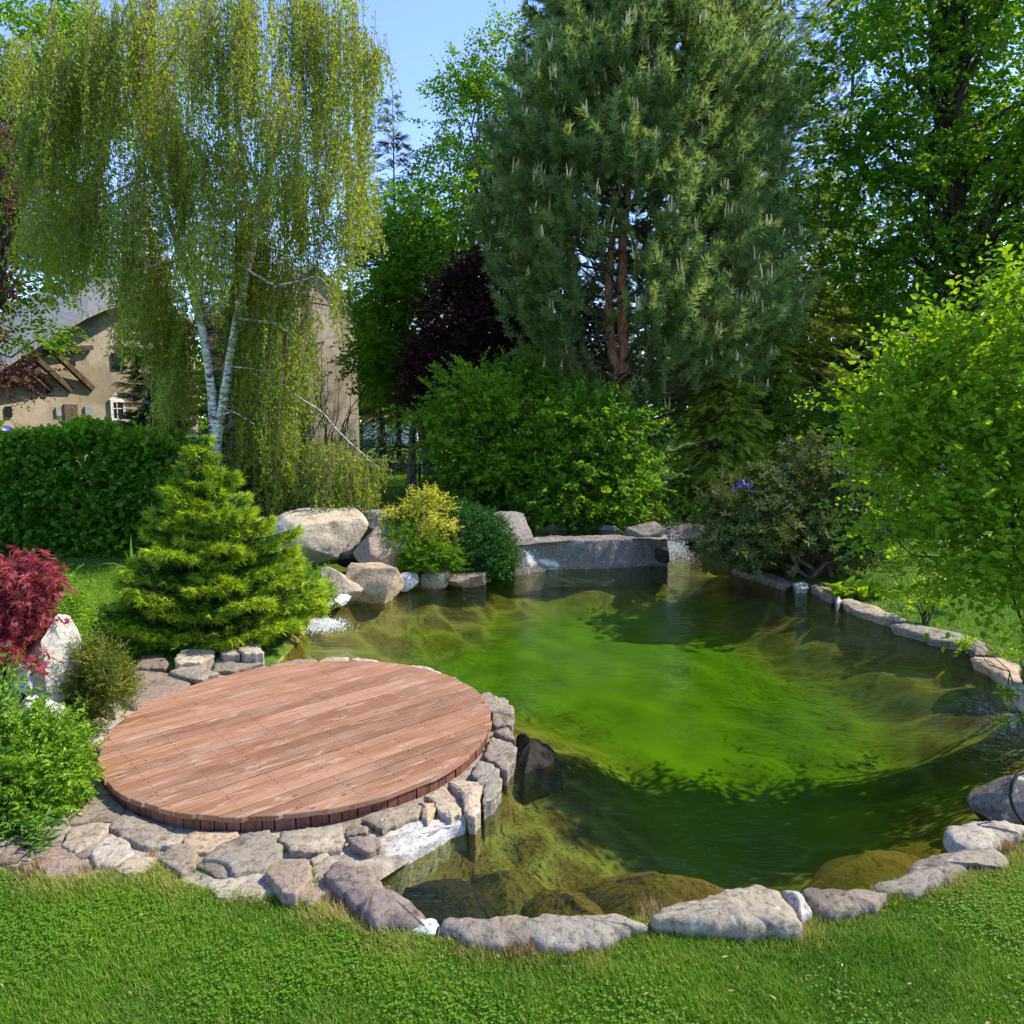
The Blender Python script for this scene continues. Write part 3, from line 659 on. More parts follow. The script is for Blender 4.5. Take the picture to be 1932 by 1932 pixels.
c = mixc(nt, ramp(nt, [(0.30, (0.55, 0.55, 0.55)), (0.44, (0, 0, 0))], worn), c, (0.17, 0.078, 0.045))
c = mixc(nt, ramp(nt, [(0.4, (0, 0, 0)), (0.7, (0.5, 0.5, 0.5))], big), c, (0.42, 0.27, 0.19))
kn = N(nt, 'ShaderNodeTexVoronoi'); mp = N(nt, 'ShaderNodeMapping'); mp.inputs['Scale'].default_value = (3.2, 7.5, 1); L(nt, ad.outputs[0], mp.inputs['Vector']); L(nt, mp.outputs[0], kn.inputs['Vector']); kn.inputs['Scale'].default_value = 1.0
c = mixc(nt, ramp(nt, [(0.035, (0.85, 0.85, 0.85)), (0.10, (0, 0, 0))], kn.outputs['Distance']), c, (0.07, 0.035, 0.022))
p = N(nt, 'ShaderNodeBsdfPrincipled'); p.inputs['Roughness'].default_value = 0.72; p.inputs['Specular IOR Level'].default_value = 0.25
L(nt, c, p.inputs['Base Color']); L(nt, bump(nt, mixc(nt, .4, grain, worn), .5, .006), p.inputs['Normal']); L(nt, p.outputs[0], out.inputs[0])
M['deck_wood'] = m

deck = thing('round_deck', 'round reddish brown wooden deck of diagonal boards beside the pond', 'deck', (DC[0], DC[1], 0))
rng = np.random.default_rng(5)
mb = MB(); pw = 0.1224; nb_ = int(2 * DR / pw)
for i in range(nb_):
    v0, v1 = -DR + i * 2 * DR / nb_ + .0055, -DR + (i + 1) * 2 * DR / nb_ - .0055
    vs = np.linspace(v0, v1, 9); rr = DR + rng.uniform(-.012, .012)
    hu = np.sqrt(np.clip(rr * rr - vs ** 2, 0.0004, None))
    zz = DZ + rng.uniform(-.002, .002); rv = rng.random()
    rows = []
    for zt, ins in ((DZ - .035, 0), (zz - .004, 0), (zz, .005)):
        vv = np.clip(vs, v0 + ins, v1 - ins)
        a_ = [DC + pu * (-h + ins) + pv * q for h, q in zip(hu, vv)]; b_ = [DC + pu * (h - ins) + pv * q for h, q in zip(hu, vv)]
        ringp = a_ + b_[::-1]
        rows.append([(q[0], q[1], zt) for q in ringp])
    k = len(rows[0]); V = np.array(sum(rows, []))
    f = [(r_ * k + j, r_ * k + (j + 1) % k, (r_ + 1) * k + (j + 1) % k, (r_ + 1) * k + j) for r_ in range(2) for j in range(k)]
    f = [q[::-1] for q in f]
    top = [(2 * k + j, 2 * k + j + 1, 2 * k + k - 2 - j, 2 * k + k - 1 - j) for j in range(8)]
    mb.add(V, np.array(f + [q[::-1] for q in top]), rv)
mb.build('deck_boards', M['deck_wood'], deck)
m, nt, out = newmat('fascia_wood')
mp = N(nt, 'ShaderNodeMapping'); mp.inputs['Scale'].default_value = (60, 60, 4); L(nt, pos(nt), mp.inputs['Vector'])
a = N(nt, 'ShaderNodeAttribute', attribute_name='rnd')
c = ramp(nt, [(0.3, (0.09, 0.032, 0.02)), (0.7, (0.20, 0.078, 0.048))], noise_tex(nt, mp.outputs[0], 1, 4))
c = mixc(nt, 1.0, c, ramp(nt, [(0, (0.7, 0.7, 0.7)), (1, (1.25, 1.2, 1.2))], a.outputs['Fac']), 'MULTIPLY')
p = N(nt, 'ShaderNodeBsdfPrincipled'); p.inputs['Roughness'].default_value = 0.8
L(nt, c, p.inputs['Base Color']); L(nt, p.outputs[0], out.inputs[0]); M['fascia'] = m
mb = MB(); th = 0.0
while th < 2 * math.pi - 0.02:
    dth = rng.uniform(.045, .10); dth = min(dth, 2 * math.pi - th)
    t0, t1 = th + .003, th + dth - .003; r1 = DR - .012 + rng.uniform(-.004, .004)
    q = [DC + r_ * np.array((math.cos(t_), math.sin(t_))) for r_, t_ in ((r1 - .03, t0), (r1, t0), (r1, t1), (r1 - .03, t1))]
    zb = 0.012 + rng.uniform(-.006, .010)
    V = [(x[0], x[1], zb) for x in q] + [(x[0], x[1], DZ - .037) for x in q]
    mb.add(V, [(0,3,2,1),(4,5,6,7),(0,1,5,4),(1,2,6,5),(2,3,7,6),(3,0,4,7)], rng.random()); th += dth
mb.build('fascia', M['fascia'], deck)
mb = MB()
for k in range(-4, 5):
    u0 = k * .33; hv = math.sqrt(max(.01, (DR - .07) ** 2 - u0 ** 2))
    a_, b_ = DC + pu * u0 - pv * hv, DC + pu * u0 + pv * hv
    mb.beam((*a_, .055), (*b_, .055), .06, .075)
mb.build('joist', M['timber'], deck)
mb = MB()
for i in range(nb_):
    for k in range(-4, 5):
        for dv in (.3, .7):
            v_ = -DR + (i + dv) * 2 * DR / nb_; u_ = k * .33 + rng.uniform(-.006, .006)
            if u_ * u_ + v_ * v_ > (DR - .03) ** 2: continue
            q = DC + pu * u_ + pv * v_; a6 = np.arange(6) * math.pi / 3
            mb.add([(q[0] + .0048 * math.cos(a_), q[1] + .0048 * math.sin(a_), DZ + .0032) for a_ in a6], [(0, 1, 2, 3), (0, 3, 4, 5)])
tag(mb.build('screws', M['dark'], deck), kind='stuff')

# ------------------------------------------------------------------ foliage templates (length 1 along y)
RHOMB = (np.array([(0,0,0),(.5,.45,.08),(0,1,0),(-.5,.45,.08)]), [(0,1,2,3)])
LEAF = (np.array([(0,0,0),(.36,.22,.08),(.42,.55,.10),(0,1,-.06),(-.42,.55,.10),(-.36,.22,.08)]), [(0,1,2,3),(0,3,4,5)])
ROUND = (np.array([(0,0,0),(.42,.10,.07),(.52,.52,.09),(.24,.86,.03),(0,1,-.05),(-.24,.86,.03),(-.52,.52,.09),(-.42,.10,.07)]), [(0,1,2,3),(0,3,4,4+0),(0,4,5,6),(0,6,7,7)])
ROUND = (ROUND[0], [(0,1,2),(0,2,3),(0,3,4),(0,4,5),(0,5,6),(0,6,7)])
NEEDLE = (np.array([(-.5,0,0),(.5,0,0),(0,1,0)]), [(0,1,2)])
def palm_leaf(lobes=7, depth=.34, spread=2.35):
    v = [(0, 0, 0)]; 
    for i in range(lobes):
        a = -spread + 2 * spread * i / (lobes - 1); ln = 1.0 - .40 * (abs(a) / spread) ** 1.5
        if i == 0: v.append((math.sin(a - .25) * .15, math.cos(a - .25) * .15, 0))
        v.append((math.sin(a - .12) * ln * .55, math.cos(a - .12) * ln * .55, .03)); v.append((math.sin(a) * ln, math.cos(a) * ln, -.10 * ln)); v.append((math.sin(a + .12) * ln * .55, math.cos(a + .12) * ln * .55, .03))
        b = a + spread / (lobes - 1)
        v.append((math.sin(b) * depth, math.cos(b) * depth, .02))
    v = np.array(v); v[:, 1] = v[:, 1]
    return v, [(0, i, i + 1) for i in range(1, len(v) - 1)]
STAR = palm_leaf(7); STAR5 = palm_leaf(5, .45, 1.9)
def tuft(n, spread, seed, wid=.05, minl=.7):
    rng = np.random.default_rng(seed); V = []; Fc = []
    for i in range(n):
        a = rng.uniform(0, 6.283); s = rng.uniform(.25, 1) * spread; l = rng.uniform(minl, 1)
        d = np.array((math.cos(a) * math.sin(s), math.cos(s), math.sin(a) * math.sin(s))); p0 = np.array((0, rng.uniform(0, .35), 0))
        sd = unit(np.cross(d, rng.normal(size=3))) * wid / 2
        V += [p0 - sd, p0 + sd, p0 + d * l]; Fc.append((3 * i, 3 * i + 1, 3 * i + 2))
    return np.array(V), Fc
def spray(n, seed, wid=.09):
    """flat feather of needles"""
    rng = np.random.default_rng(seed); V = []; Fc = []
    for i in range(n):
        t = (i + .5) / n; sgn = 1 if i % 2 else -1; l = .40 * (1 - .55 * t) * rng.uniform(.75, 1.2)
        p0 = np.array((0, t * .85, 0)); d = unit(np.array((sgn * rng.uniform(.6, 1.1), rng.uniform(.5, .9), rng.uniform(-.25, .15))))
        sd = unit(np.cross(d, (0, 0, 1.0))) * wid / 2
        V += [p0 - sd, p0 + sd, p0 + d * l]; Fc.append((3 * i, 3 * i + 1, 3 * i + 2))
    return np.array(V), Fc

def rdir(rng, n): return unit(rng.normal(size=(n, 3)))
def twig_leaves(mb, rng, P, D, ln, per, size, width, tmpl, r0, droop=.25, spread=.9, flat=.5, rjit=.25, down=.25, t0=.1, wood=None, wr=.004):
    """leaves set alternately along short twigs"""
    n = len(P); D = unit(D); ln = np.broadcast_to(ln, (n,))
    t = np.linspace(t0, 1, per)[None] + rng.uniform(-.03, .03, (n, per))
    q = P[:, None] + D[:, None] * (ln[:, None] * t)[..., None]; q[..., 2] -= droop * ln[:, None] * t ** 2
    side = unit(np.cross(D, np.array((0, 0, 1.0)) + rng.normal(size=(n, 3)) * .3))
    sgn = np.where(np.arange(per) % 2, 1.0, -1.0)[None, :, None]
    tip = (t > .9)[..., None]
    d = D[:, None] * np.where(tip, 1.2, .55) + side[:, None] * sgn * np.where(tip, .2, spread) + rng.normal(size=(n, per, 3)) * .35
    d[..., 2] -= down
    nn = np.array((0, 0, 1.0)) * flat + rng.normal(size=(n, per, 3)) * .6
    s = size * rng.uniform(.6, 1.15, (n, per)) * np.where(t > .85, .75, 1)
    r = np.clip(np.broadcast_to(r0, (n,))[:, None] + rng.normal(size=(n, per)) * rjit, 0, 1)
    S = np.stack([s * width, s, s], -1)
    mb.inst(tmpl[0], tmpl[1], q.reshape(-1, 3), d.reshape(-1, 3), nn.reshape(-1, 3), S.reshape(-1, 3), r.ravel())
    if wood is not None:
        for i in range(n):
            tt = np.linspace(0, .95, 3)[:, None]; pp = P[i] + D[i] * ln[i] * tt; pp[:, 2] -= droop * ln[i] * tt[:, 0] ** 2
            wood.tube(pp, [wr, wr * .8, wr * .4], 3, cap=False)

def limb(wood, a, b, r0, r1, rng, sag=.12, k=7, sides=6, wob=.04):
    a, b = np.array(a, float), np.array(b, float); t = np.linspace(0, 1, k)[:, None]; ln = np.linalg.norm(b - a)
    p = a + (b - a) * t; p[:, 2] += (np.sin(t[:, 0] * math.pi) * sag * ln)
    p[1:-1] += rng.normal(size=(k - 2, 3)) * wob * ln * .35
    wood.tube(p, np.linspace(r0, r1, k), sides)
    return p

def lobes_px(*L_):
    """(x, y, rx, ry in picture units, distance, depth radius) -> ellipsoids in the place"""
    out_ = []
    for x, y, rx, ry, Y, rd in L_:
        c = at(x, y, Y); k = Y / F / ray(x, y)[1]
        out_.append((*c, rx * k, rd, ry * k))
    return out_
def clusters(rng, lobes, n, shell=.5):
    vol = np.array([l[3] * l[4] * l[5] for l in lobes]) ** .75; which = rng.choice(len(lobes), n, p=vol / vol.sum())
    Lb = np.array(lobes)[which]; d = rdir(rng, n); rad = rng.uniform(shell ** 3, 1, n) ** (1 / 3)
    return Lb[:, :3] + d * rad[:, None] * Lb[:, 3:6], Lb[:, :3], d
def broadleaf(name, label, cat, base, lobes, mat, bark, seed, n_cl=120, twigs=14, per=9, tl=.55, cl_r=.45, size=.13, width=.62, tmpl=RHOMB, trunk=None, tr=.2,
              group=None, shell=.35, up=.25, limbs=24, droop=.2, rbias=0.0, rjit=.22, stems=1, leafname='crown', flat=.5, down=.25, limb_r=.05, crown_label=None, drop=None):
    rng = np.random.default_rng(seed)
    t = thing(name, label, cat, base, group)
    wood = MB(); crown = MB()
    C, LC, D = clusters(rng, lobes, n_cl, shell)
    if drop is not None:
        keep = ~drop(C); C, LC, D = C[keep], LC[keep], D[keep]; n_cl = len(C)
    cr = rng.uniform(.3, .7, n_cl)
    top = np.mean([l[:3] for l in lobes], 0)
    if trunk is None:
        trunk = [base, tuple(np.array(base) * .5 + np.array((top[0], top[1], top[2])) * .5 + rng.normal(size=3) * .1), tuple(top)]
    tp = np.array(trunk, float); tt = np.linspace(0, 1, 14); s_ = np.linspace(0, 1, len(tp))
    path = np.stack([np.interp(tt, s_, tp[:, i]) for i in range(3)], 1); path[1:-1] += rng.normal(size=(12, 3)) * np.array((1, 1, .2)) * tr * .18
    if stems == 1: wood.tube(path, tr * (1.15 - .9 * tt) + tr * .35 * np.exp(-tt * 18), 9)
    for i in rng.permutation(n_cl)[:limbs]:
        if stems == 1:
            z = C[i][2] - rng.uniform(.25, .7) * abs(C[i][2] - path[0][2]) * .6
            j = int(np.argmin(abs(path[:, 2] - z))); j = max(2, min(j, 12)); a = path[j]
        else:
            a = np.array(base) + rng.normal(size=3) * np.array((.12, .12, 0))
        limb(wood, a, C[i], limb_r, limb_r * .25, rng, .1, sides=5, wob=.10)
    P = np.repeat(C, twigs, 0); k = len(P)
    off = rng.normal(size=(k, 3)) * cl_r * .55; off[:, 2] *= .6
    P = P + off
    dirs = np.repeat(unit(C - LC), twigs, 0) * .7 + unit(off) * .7 + rng.normal(size=(k, 3)) * .5 + np.array((0, 0, up))
    r0 = np.clip(np.repeat(cr, twigs) + rbias + rng.normal(size=k) * .12, 0, 1)
    twig_leaves(crown, rng, P, dirs, tl * rng.uniform(.6, 1.2, k), per, size, width, tmpl, r0, droop, .9, flat, rjit, down)
    wood.build('trunk', M[bark], t, smooth=True)
    o = crown.build(leafname, M[mat], t)
    if crown_label: o['label'] = crown_label
    return t

def conifer(name, label, base, h, rmax, mat, bark, seed, n_whorl=22, per=7, z0=.06, elem=90, size=.22, width=.55, tmpl=None, droop=.18, up=0.0, power=.85, lean=(0, 0),
            cat='conifer', group=None, tr=.14, hang=.15, prof=None, tip=.5, jit=.12, limb_r=.022, skip=None, densify=1.0, curl=0.0, lenv=(.72, 1.12), lobe=0.0):
    """layered conifer: whorls of flat boughs covered in needle sprays; the young tips get a high random value"""
    rng = np.random.default_rng(seed); t = thing(name, label, cat, base, group)
    wood = MB(); crown = MB(); base = np.array(base, float)
    def axis_(u): return base + np.array((lean[0] * u, lean[1] * u, h * u))
    us = np.linspace(0, 1, 12); wood.tube(np.array([axis_(u) for u in us]), tr * (1 - .93 * us), 8)
    tmpl = tmpl or spray(12, 3)
    for i in range(n_whorl):
        u = z0 + (1 - z0) * ((i + .3) / n_whorl) ** .92
        rad = rmax * (prof(u) if prof else (1 - (u - z0) / (1 - z0)) ** power)
        nb = max(4, int(per * (.55 + .6 * rad / rmax)))
        for j in range(nb):
            az = 6.283 * (j + rng.uniform(-.35, .35)) / nb + i * 2.4; Lb = max(.08, rad * rng.uniform(*lenv) * (1 + lobe * mnoise.noise((math.cos(az) * 1.3 + seed, math.sin(az) * 1.3, u * 4))))
            uu = u + rng.uniform(-.4, .4) / n_whorl; a = axis_(min(uu, .99)); out_ = np.array((math.cos(az), math.sin(az), 0)); sd = np.array((-math.sin(az), math.cos(az), 0))
            if skip is not None and skip(a + out_ * Lb * .7): continue
            rise = up * (1 - u) + .35 * u - droop * (1 - u)
            def bough(s): return a + out_ * (s * Lb)[:, None] + np.array((0, 0, 1.0)) * (rise * s * Lb - droop * Lb * s ** 2 + curl * Lb * s ** 3)[:, None]
            ss = np.linspace(0, .97, 5); wood.tube(bough(ss), np.linspace(limb_r * (.4 + Lb / rmax), .004, 5), 4, cap=False)
            n = int(elem * densify * (Lb / rmax) ** 1.35) + 6
            s = rng.uniform(.0, 1, n) ** .62 * .97 + .03; wl = (.40 * (1 - s) + .10) * Lb * 1.15 + .03
            q = rng.uniform(-1, 1, n); q = np.sign(q) * np.abs(q) ** .75
            p = bough(s) + sd * (q * wl)[:, None]; p[:, 2] -= hang * np.abs(q) * wl + rng.uniform(-.03, .05, n) * Lb
            d = out_ * (.55 + .5 * s)[:, None] + sd * (q * 1.1)[:, None] + rng.normal(size=(n, 3)) * .25; d[:, 2] += rise * .5 - hang * 1.2
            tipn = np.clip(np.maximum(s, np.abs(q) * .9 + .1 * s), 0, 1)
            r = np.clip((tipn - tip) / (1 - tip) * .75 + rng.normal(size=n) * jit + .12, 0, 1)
            sz = size * rng.uniform(.7, 1.2, n)
            crown.inst(tmpl[0], tmpl[1], p, d, np.array((0, 0, 1.0)) + rng.normal(size=(n, 3)) * .35, np.stack([sz * width * 2, sz, sz], 1), r)
    wood.build('trunk', M[bark], t, smooth=True); crown.build('crown', M[mat], t)
    return t

# leaf colours (dark .. light)
M['lf_birch'] = leafmat('lf_birch', [(0.14,0.22,0.022),(0.25,0.36,0.03),(0.37,0.47,0.055)], .6)
M['lf_bright'] = leafmat('lf_bright', [(0.065,0.165,0.012),(0.12,0.26,0.014),(0.21,0.35,0.02)], 0.58)
M['lf_lime'] = leafmat('lf_lime', [(0.12,0.25,0.012),(0.20,0.36,0.014),(0.31,0.44,0.02)], 0.56)
M['lf_mid'] = leafmat('lf_mid', [(0.050,0.135,0.018),(0.10,0.22,0.02),(0.19,0.32,0.026)], 0.58)
M['lf_deep'] = leafmat('lf_deep', [(0.034,0.105,0.028),(0.065,0.17,0.03),(0.13,0.25,0.032)], 0.58)
M['lf_purple'] = leafmat('lf_purple', [(0.030,0.012,0.016),(0.058,0.022,0.026),(0.11,0.04,0.036)], 0.45, tmul=(1.3,.6,.6))
M['lf_plum'] = leafmat('lf_plum', [(0.05,0.018,0.018),(0.11,0.04,0.035),(0.2,0.09,0.07)], .4, tmul=(1.3,.7,.7))
M['lf_red'] = leafmat('lf_red', [(0.17,0.030,0.048),(0.32,0.065,0.085),(0.48,0.13,0.13)], .42, tmul=(1.3,.5,.55))
M['lf_rhodo'] = leafmat('lf_rhodo', [(0.042,0.072,0.022),(0.078,0.112,0.034),(0.15,0.17,0.055)], .3, .1, .65)
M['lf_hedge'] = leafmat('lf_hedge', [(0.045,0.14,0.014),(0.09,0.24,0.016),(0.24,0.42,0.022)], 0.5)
M['lf_gloss'] = leafmat('lf_gloss', [(0.10,0.22,0.014),(0.19,0.35,0.02),(0.31,0.47,0.04)], .45, .35, .4)
M['lf_yellow'] = leafmat('lf_yellow', [(0.12,0.24,0.02),(0.38,0.42,0.035),(0.78,0.70,0.13)], .4)
M['lf_cushion'] = leafmat('lf_cushion', [(0.014,0.065,0.012),(0.026,0.105,0.016),(0.055,0.16,0.02)], .3)
M['lf_weed'] = leafmat('lf_weed', [(0.07,0.17,0.02),(0.13,0.26,0.03),(0.2,0.34,0.05)], .4)
M['nd_pine'] = leafmat('nd_pine', [(0.12,0.205,0.082),(0.215,0.32,0.13),(0.34,0.43,0.19)], .45, .2)
M['candle'] = solid('candle', (0.58, 0.45, 0.28), .7, .2, .2, 8, 0)
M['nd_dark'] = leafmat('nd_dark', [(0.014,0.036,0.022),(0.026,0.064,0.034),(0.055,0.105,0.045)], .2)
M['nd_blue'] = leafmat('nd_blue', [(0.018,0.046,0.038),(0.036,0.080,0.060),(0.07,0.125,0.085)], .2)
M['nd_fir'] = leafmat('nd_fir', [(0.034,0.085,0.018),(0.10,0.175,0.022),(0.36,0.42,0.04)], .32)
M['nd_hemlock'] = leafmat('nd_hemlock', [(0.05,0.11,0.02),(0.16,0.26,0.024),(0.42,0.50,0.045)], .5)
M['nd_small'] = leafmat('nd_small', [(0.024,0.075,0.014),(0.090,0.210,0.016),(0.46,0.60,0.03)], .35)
M['nd_yew'] = leafmat('nd_yew', [(0.05,0.10,0.014),(0.13,0.19,0.02),(0.32,0.30,0.04)], .3)
M['grass'] = leafmat('grass', [(0.075,0.185,0.010),(0.125,0.275,0.012),(0.22,0.35,0.02),(0.45,0.37,0.14)], .4, .25, .5)
M['straw'] = leafmat('straw', [(0.16,0.09,0.05),(0.34,0.23,0.11),(0.5,0.4,0.2)], .2)

# ================================================================== old house behind the hedge
m, nt, out = newmat('plaster')
P = pos(nt)
n1 = noise_tex(nt, P, .55, 5, .6, .3); n2 = noise_tex(nt, P, 5, 6, .7); n3 = noise_tex(nt, P, .9, 7, .68, .6)
c = ramp(nt, [(.3, (.22, .175, .125)), (.5, (.38, .315, .24)), (.7, (.52, .46, .37))], n1)
c = mixc(nt, ramp(nt, [(.5, (0, 0, 0)), (.7, (.6, .6, .6))], n2), c, (.30, .23, .17))
c = mixc(nt, ramp(nt, [(.56, (0, 0, 0)), (.60, (1, 1, 1))], n3), c, (.29, .225, .165))
p = N(nt, 'ShaderNodeBsdfPrincipled'); p.inputs['Roughness'].default_value = .95; p.inputs['Specular IOR Level'].default_value = .1
L(nt, c, p.inputs['Base Color']); L(nt, bump(nt, n2, .5, .03), p.inputs['Normal']); L(nt, p.outputs[0], out.inputs[0]); M['plaster'] = m
m, nt, out = newmat('slates')
br = N(nt, 'ShaderNodeTexBrick'); br.inputs['Scale'].default_value = 1; br.inputs['Brick Width'].default_value = .38; br.inputs['Row Height'].default_value = .2
br.inputs['Mortar Size'].default_value = .018; br.inputs['Color1'].default_value = (.20, .20, .205, 1); br.inputs['Color2'].default_value = (.30, .295, .285, 1); br.inputs['Mortar'].default_value = (.05, .05, .05, 1)
L(nt, pos(nt), br.inputs['Vector'])
p = N(nt, 'ShaderNodeBsdfPrincipled'); p.inputs['Roughness'].default_value = .8
L(nt, mixc(nt, ramp(nt, [(.4, (0,0,0)), (.7, (1,1,1))], noise_tex(nt, pos(nt), 1.4, 5)), br.outputs[0], (.24, .225, .19)), p.inputs['Base Color']); L(nt, p.outputs[0], out.inputs[0]); M['slates'] = m
M['whitewash'] = solid('whitewash', (.68, .65, .6), .9, .1, .2, 3)
M['glass_dark'] = solid('glass_dark', (.02, .025, .03), .15, .5, .2, 3, 0)
M['frame_pale'] = solid('frame_pale', (.40, .38, .34), .8)
M['door_wood'] = solid('door_wood', (.12, .09, .075), .85, .15, .35, 9)
M['shutter'] = solid('shutter', (.27, .29, .30), .8, .2, .2, 6)

house = thing('old_house', 'old farmhouse with flaking beige plaster and a slate roof on timber struts', 'house', (-14, 31, 0))
plan = [(-160, 25.0), (-60, 26.3), (60, 28.0), (140, 29.2), (200, 30.1), (225, 30.5), (245, 31.0), (262, 31.6), (280, 32.4), (300, 33.4)]
topy = [790, 725, 655, 612, 580, 574, 570, 568, 567, 566]
mb = MB(); V = []
for (x, Y), ty in zip(plan, topy):
    t_ = at(x, ty, Y); V.append((t_[0], t_[1], 0)); V.append((t_[0], t_[1], t_[2] + .12))
k = len(plan)
back = [(v[0] - 1.5, v[1] + 7, v[2]) for v in V]
mb.add(V + back, [(2*i, 2*i+2, 2*i+3, 2*i+1) for i in range(k - 1)] + [(2*k-2, 4*k-2, 4*k-1, 2*k-1)] + [(2*k+2*i, 2*k+2*i+1, 2*k+2*i+3, 2*k+2*i+2) for i in range(k - 1)])
mb.build('barn_wall', M['plaster'], house)
# swept roof over the yard
eave = [(-170, 805, 23.8), (-60, 742, 25.1), (0, 694, 25.9), (60, 656, 26.8), (120, 620, 27.8), (165, 594, 28.6), (205, 577, 29.4), (240, 571, 30.2), (275, 568, 31.3), (320, 566, 32.6)]
ridge = [(-170, 690, 32), (-60, 628, 32.5), (0, 592, 33), (60, 556, 33.5), (120, 528, 34), (165, 512, 34.3), (205, 500, 34.6), (240, 488, 35), (275, 482, 35.5), (320, 480, 36)]
mb = MB(); E = np.array([at(*e) for e in eave]); G = np.array([at(*e) for e in ridge]); k = len(E)
mid = (E + G) / 2; mid[:, 2] -= .25
rows = [E - (0, 0, .12), E, mid, G, G - (0, 0, .2), mid - (0, 0, .2)]
V = np.concatenate(rows); f = []
for r_ in range(6):
    for i in range(k - 1): f.append((r_ * k + i, r_ * k + i + 1, ((r_ + 1) % 6) * k + i + 1, ((r_ + 1) % 6) * k + i))
mb.add(V, f); mb.build('barn_roof', M['slates'], house)
WALL = []
for (x, Y), ty in zip(plan, topy): WALL.append(at(x, ty, Y)[:2])
WALL = np.array(WALL)
def wall_at(x, y, off=0.0):
    """point of the bent wall seen at a picture point, moved out of the wall by off"""
    d = ray(x, y); best = None
    for a_, b_ in zip(WALL[:-1], WALL[1:]):
        e = b_ - a_; den = d[0] * e[1] - d[1] * e[0]
        t = (a_[0] * e[1] - a_[1] * e[0]) / den; q = np.array((d[0] * t, d[1] * t)); s_ = ((q - a_) @ e) / (e @ e)
        miss = max(0, -s_, s_ - 1)
        if best is None or miss < best[0]:
            nn = np.array((e[1], -e[0])) / np.hypot(*e); best = (miss, np.array((*(q + nn * off), H + d[2] * t)))
    return best[1]
def zz(x, y): return (x * .2734, 452.8 + y * .2734)
for a_, b_ in (((400,800),(640,1030)), ((250,820),(490,1040)), ((110,830),(352,1036)), ((-10,905),(272,1052)), ((-130,880),(100,1005))):
    pa, pb = zz(*a_), zz(*b_); q = np.array(at(*pa, np.interp(pa[0], [e[0] for e in eave], [e[2] for e in eave]) + .6))
    s = MB(); s.beam(q, wall_at(*pb, .0), .17, .2); s.build('strut', M['timber'], house)
for a_, b_, o1, o2, th_ in (((290,760),(628,745),.25,.12,.18), ((885,722),(970,722),.2,.15,.06), ((905,730),(940,812),.2,.15,.05), ((915,835),(975,838),.2,.15,.06)):
    s = MB(); s.beam(wall_at(*zz(*a_), o1), wall_at(*zz(*b_), o2), th_, th_); s.build('wall_beam', M['timber'], house)
def opening(name, x0, y0, x1, y1, mat, frame=None, pane=None):
    a_, b_ = zz(x0, y0), zz(x1, y1); xm = (a_[0] + b_[0]) / 2
    p0, p1 = wall_at(a_[0], b_[1], .03), wall_at(b_[0], a_[1], .03)
    d = p1 - p0; rz = math.atan2(d[1], d[0]); wd = math.hypot(d[0], d[1]); ht = d[2]; c_ = (p0 + p1) / 2
    s = MB()
    s.box(c_, (wd, .10, ht), rz); o = s.build(name, M[mat], house)
    if frame:
        ca, sa = math.cos(rz), math.sin(rz); s = MB(); fw = .10
        for dx, dz, sx, sz in ((-wd / 2 - fw / 2, 0, fw, ht + 2 * fw), (wd / 2 + fw / 2, 0, fw, ht + 2 * fw), (0, ht / 2 + fw / 2, wd, fw), (0, -ht / 2 - fw / 2, wd, fw)):
            s.box((c_[0] + dx * ca, c_[1] + dx * sa, c_[2] + dz), (sx, .16, sz), rz)
        if frame == 'whitewash':
            s.add([(c_[0] - ca * (wd / 2 + fw), c_[1] - sa * (wd / 2 + fw) - .08, c_[2] + ht / 2 + fw), (c_[0] + ca * (wd / 2 + fw), c_[1] + sa * (wd / 2 + fw) - .08, c_[2] + ht / 2 + fw), (c_[0], c_[1] - .08, c_[2] + ht / 2 + fw + .3)], [(0, 1, 2)])
        s.box((c_[0], c_[1] - .05, c_[2]), (.03, .06, ht), rz); s.box((c_[0], c_[1] - .05, c_[2] + ht * .12), (wd, .06, .03), rz)
        f_ = s.build('frame', M[frame], o, loc=o.parent.location); 
    return o
opening('window', 775, 785, 850, 890, 'glass_dark')
opening('window', 780, 1122, 840, 1230, 'glass_dark', 'whitewash')
opening('window', 40, 1148, 75, 1222, 'glass_dark')
opening('wall_vent', 485, 840, 515, 870, 'dark'); opening('wall_vent', 925, 860, 946, 940, 'dark'); opening('wall_vent', 315, 1030, 335, 1058, 'dark')
opening('door', 235, 865, 280, 1045, 'door_wood'); opening('door', 447, 1135, 527, 1290, 'door_wood')
opening('shutter', 585, 1150, 636, 1212, 'shutter'); opening('shutter', 385, 1155, 415, 1214, 'shutter')
# chimney and flue
s = MB(); c_ = np.array(at(269, 470, 34)); s.box(c_ + (0, 0, -.6), (.62, .62, 3.0)); s.box(c_ + (0, 0, .98), (.78, .78, .16)); s.box(c_ + (0, 0, .1), (.70, .70, .12)); s.build('chimney', M['whitewash'], house)
s = MB(); c_ = at(199, 540, 34.6); d_ = at(199, 450, 34.6); s.tube([c_, (c_[0], c_[1], (c_[2] + d_[2]) / 2), d_], .18, 10); s.build('flue', M['shutter'], house, smooth=True)
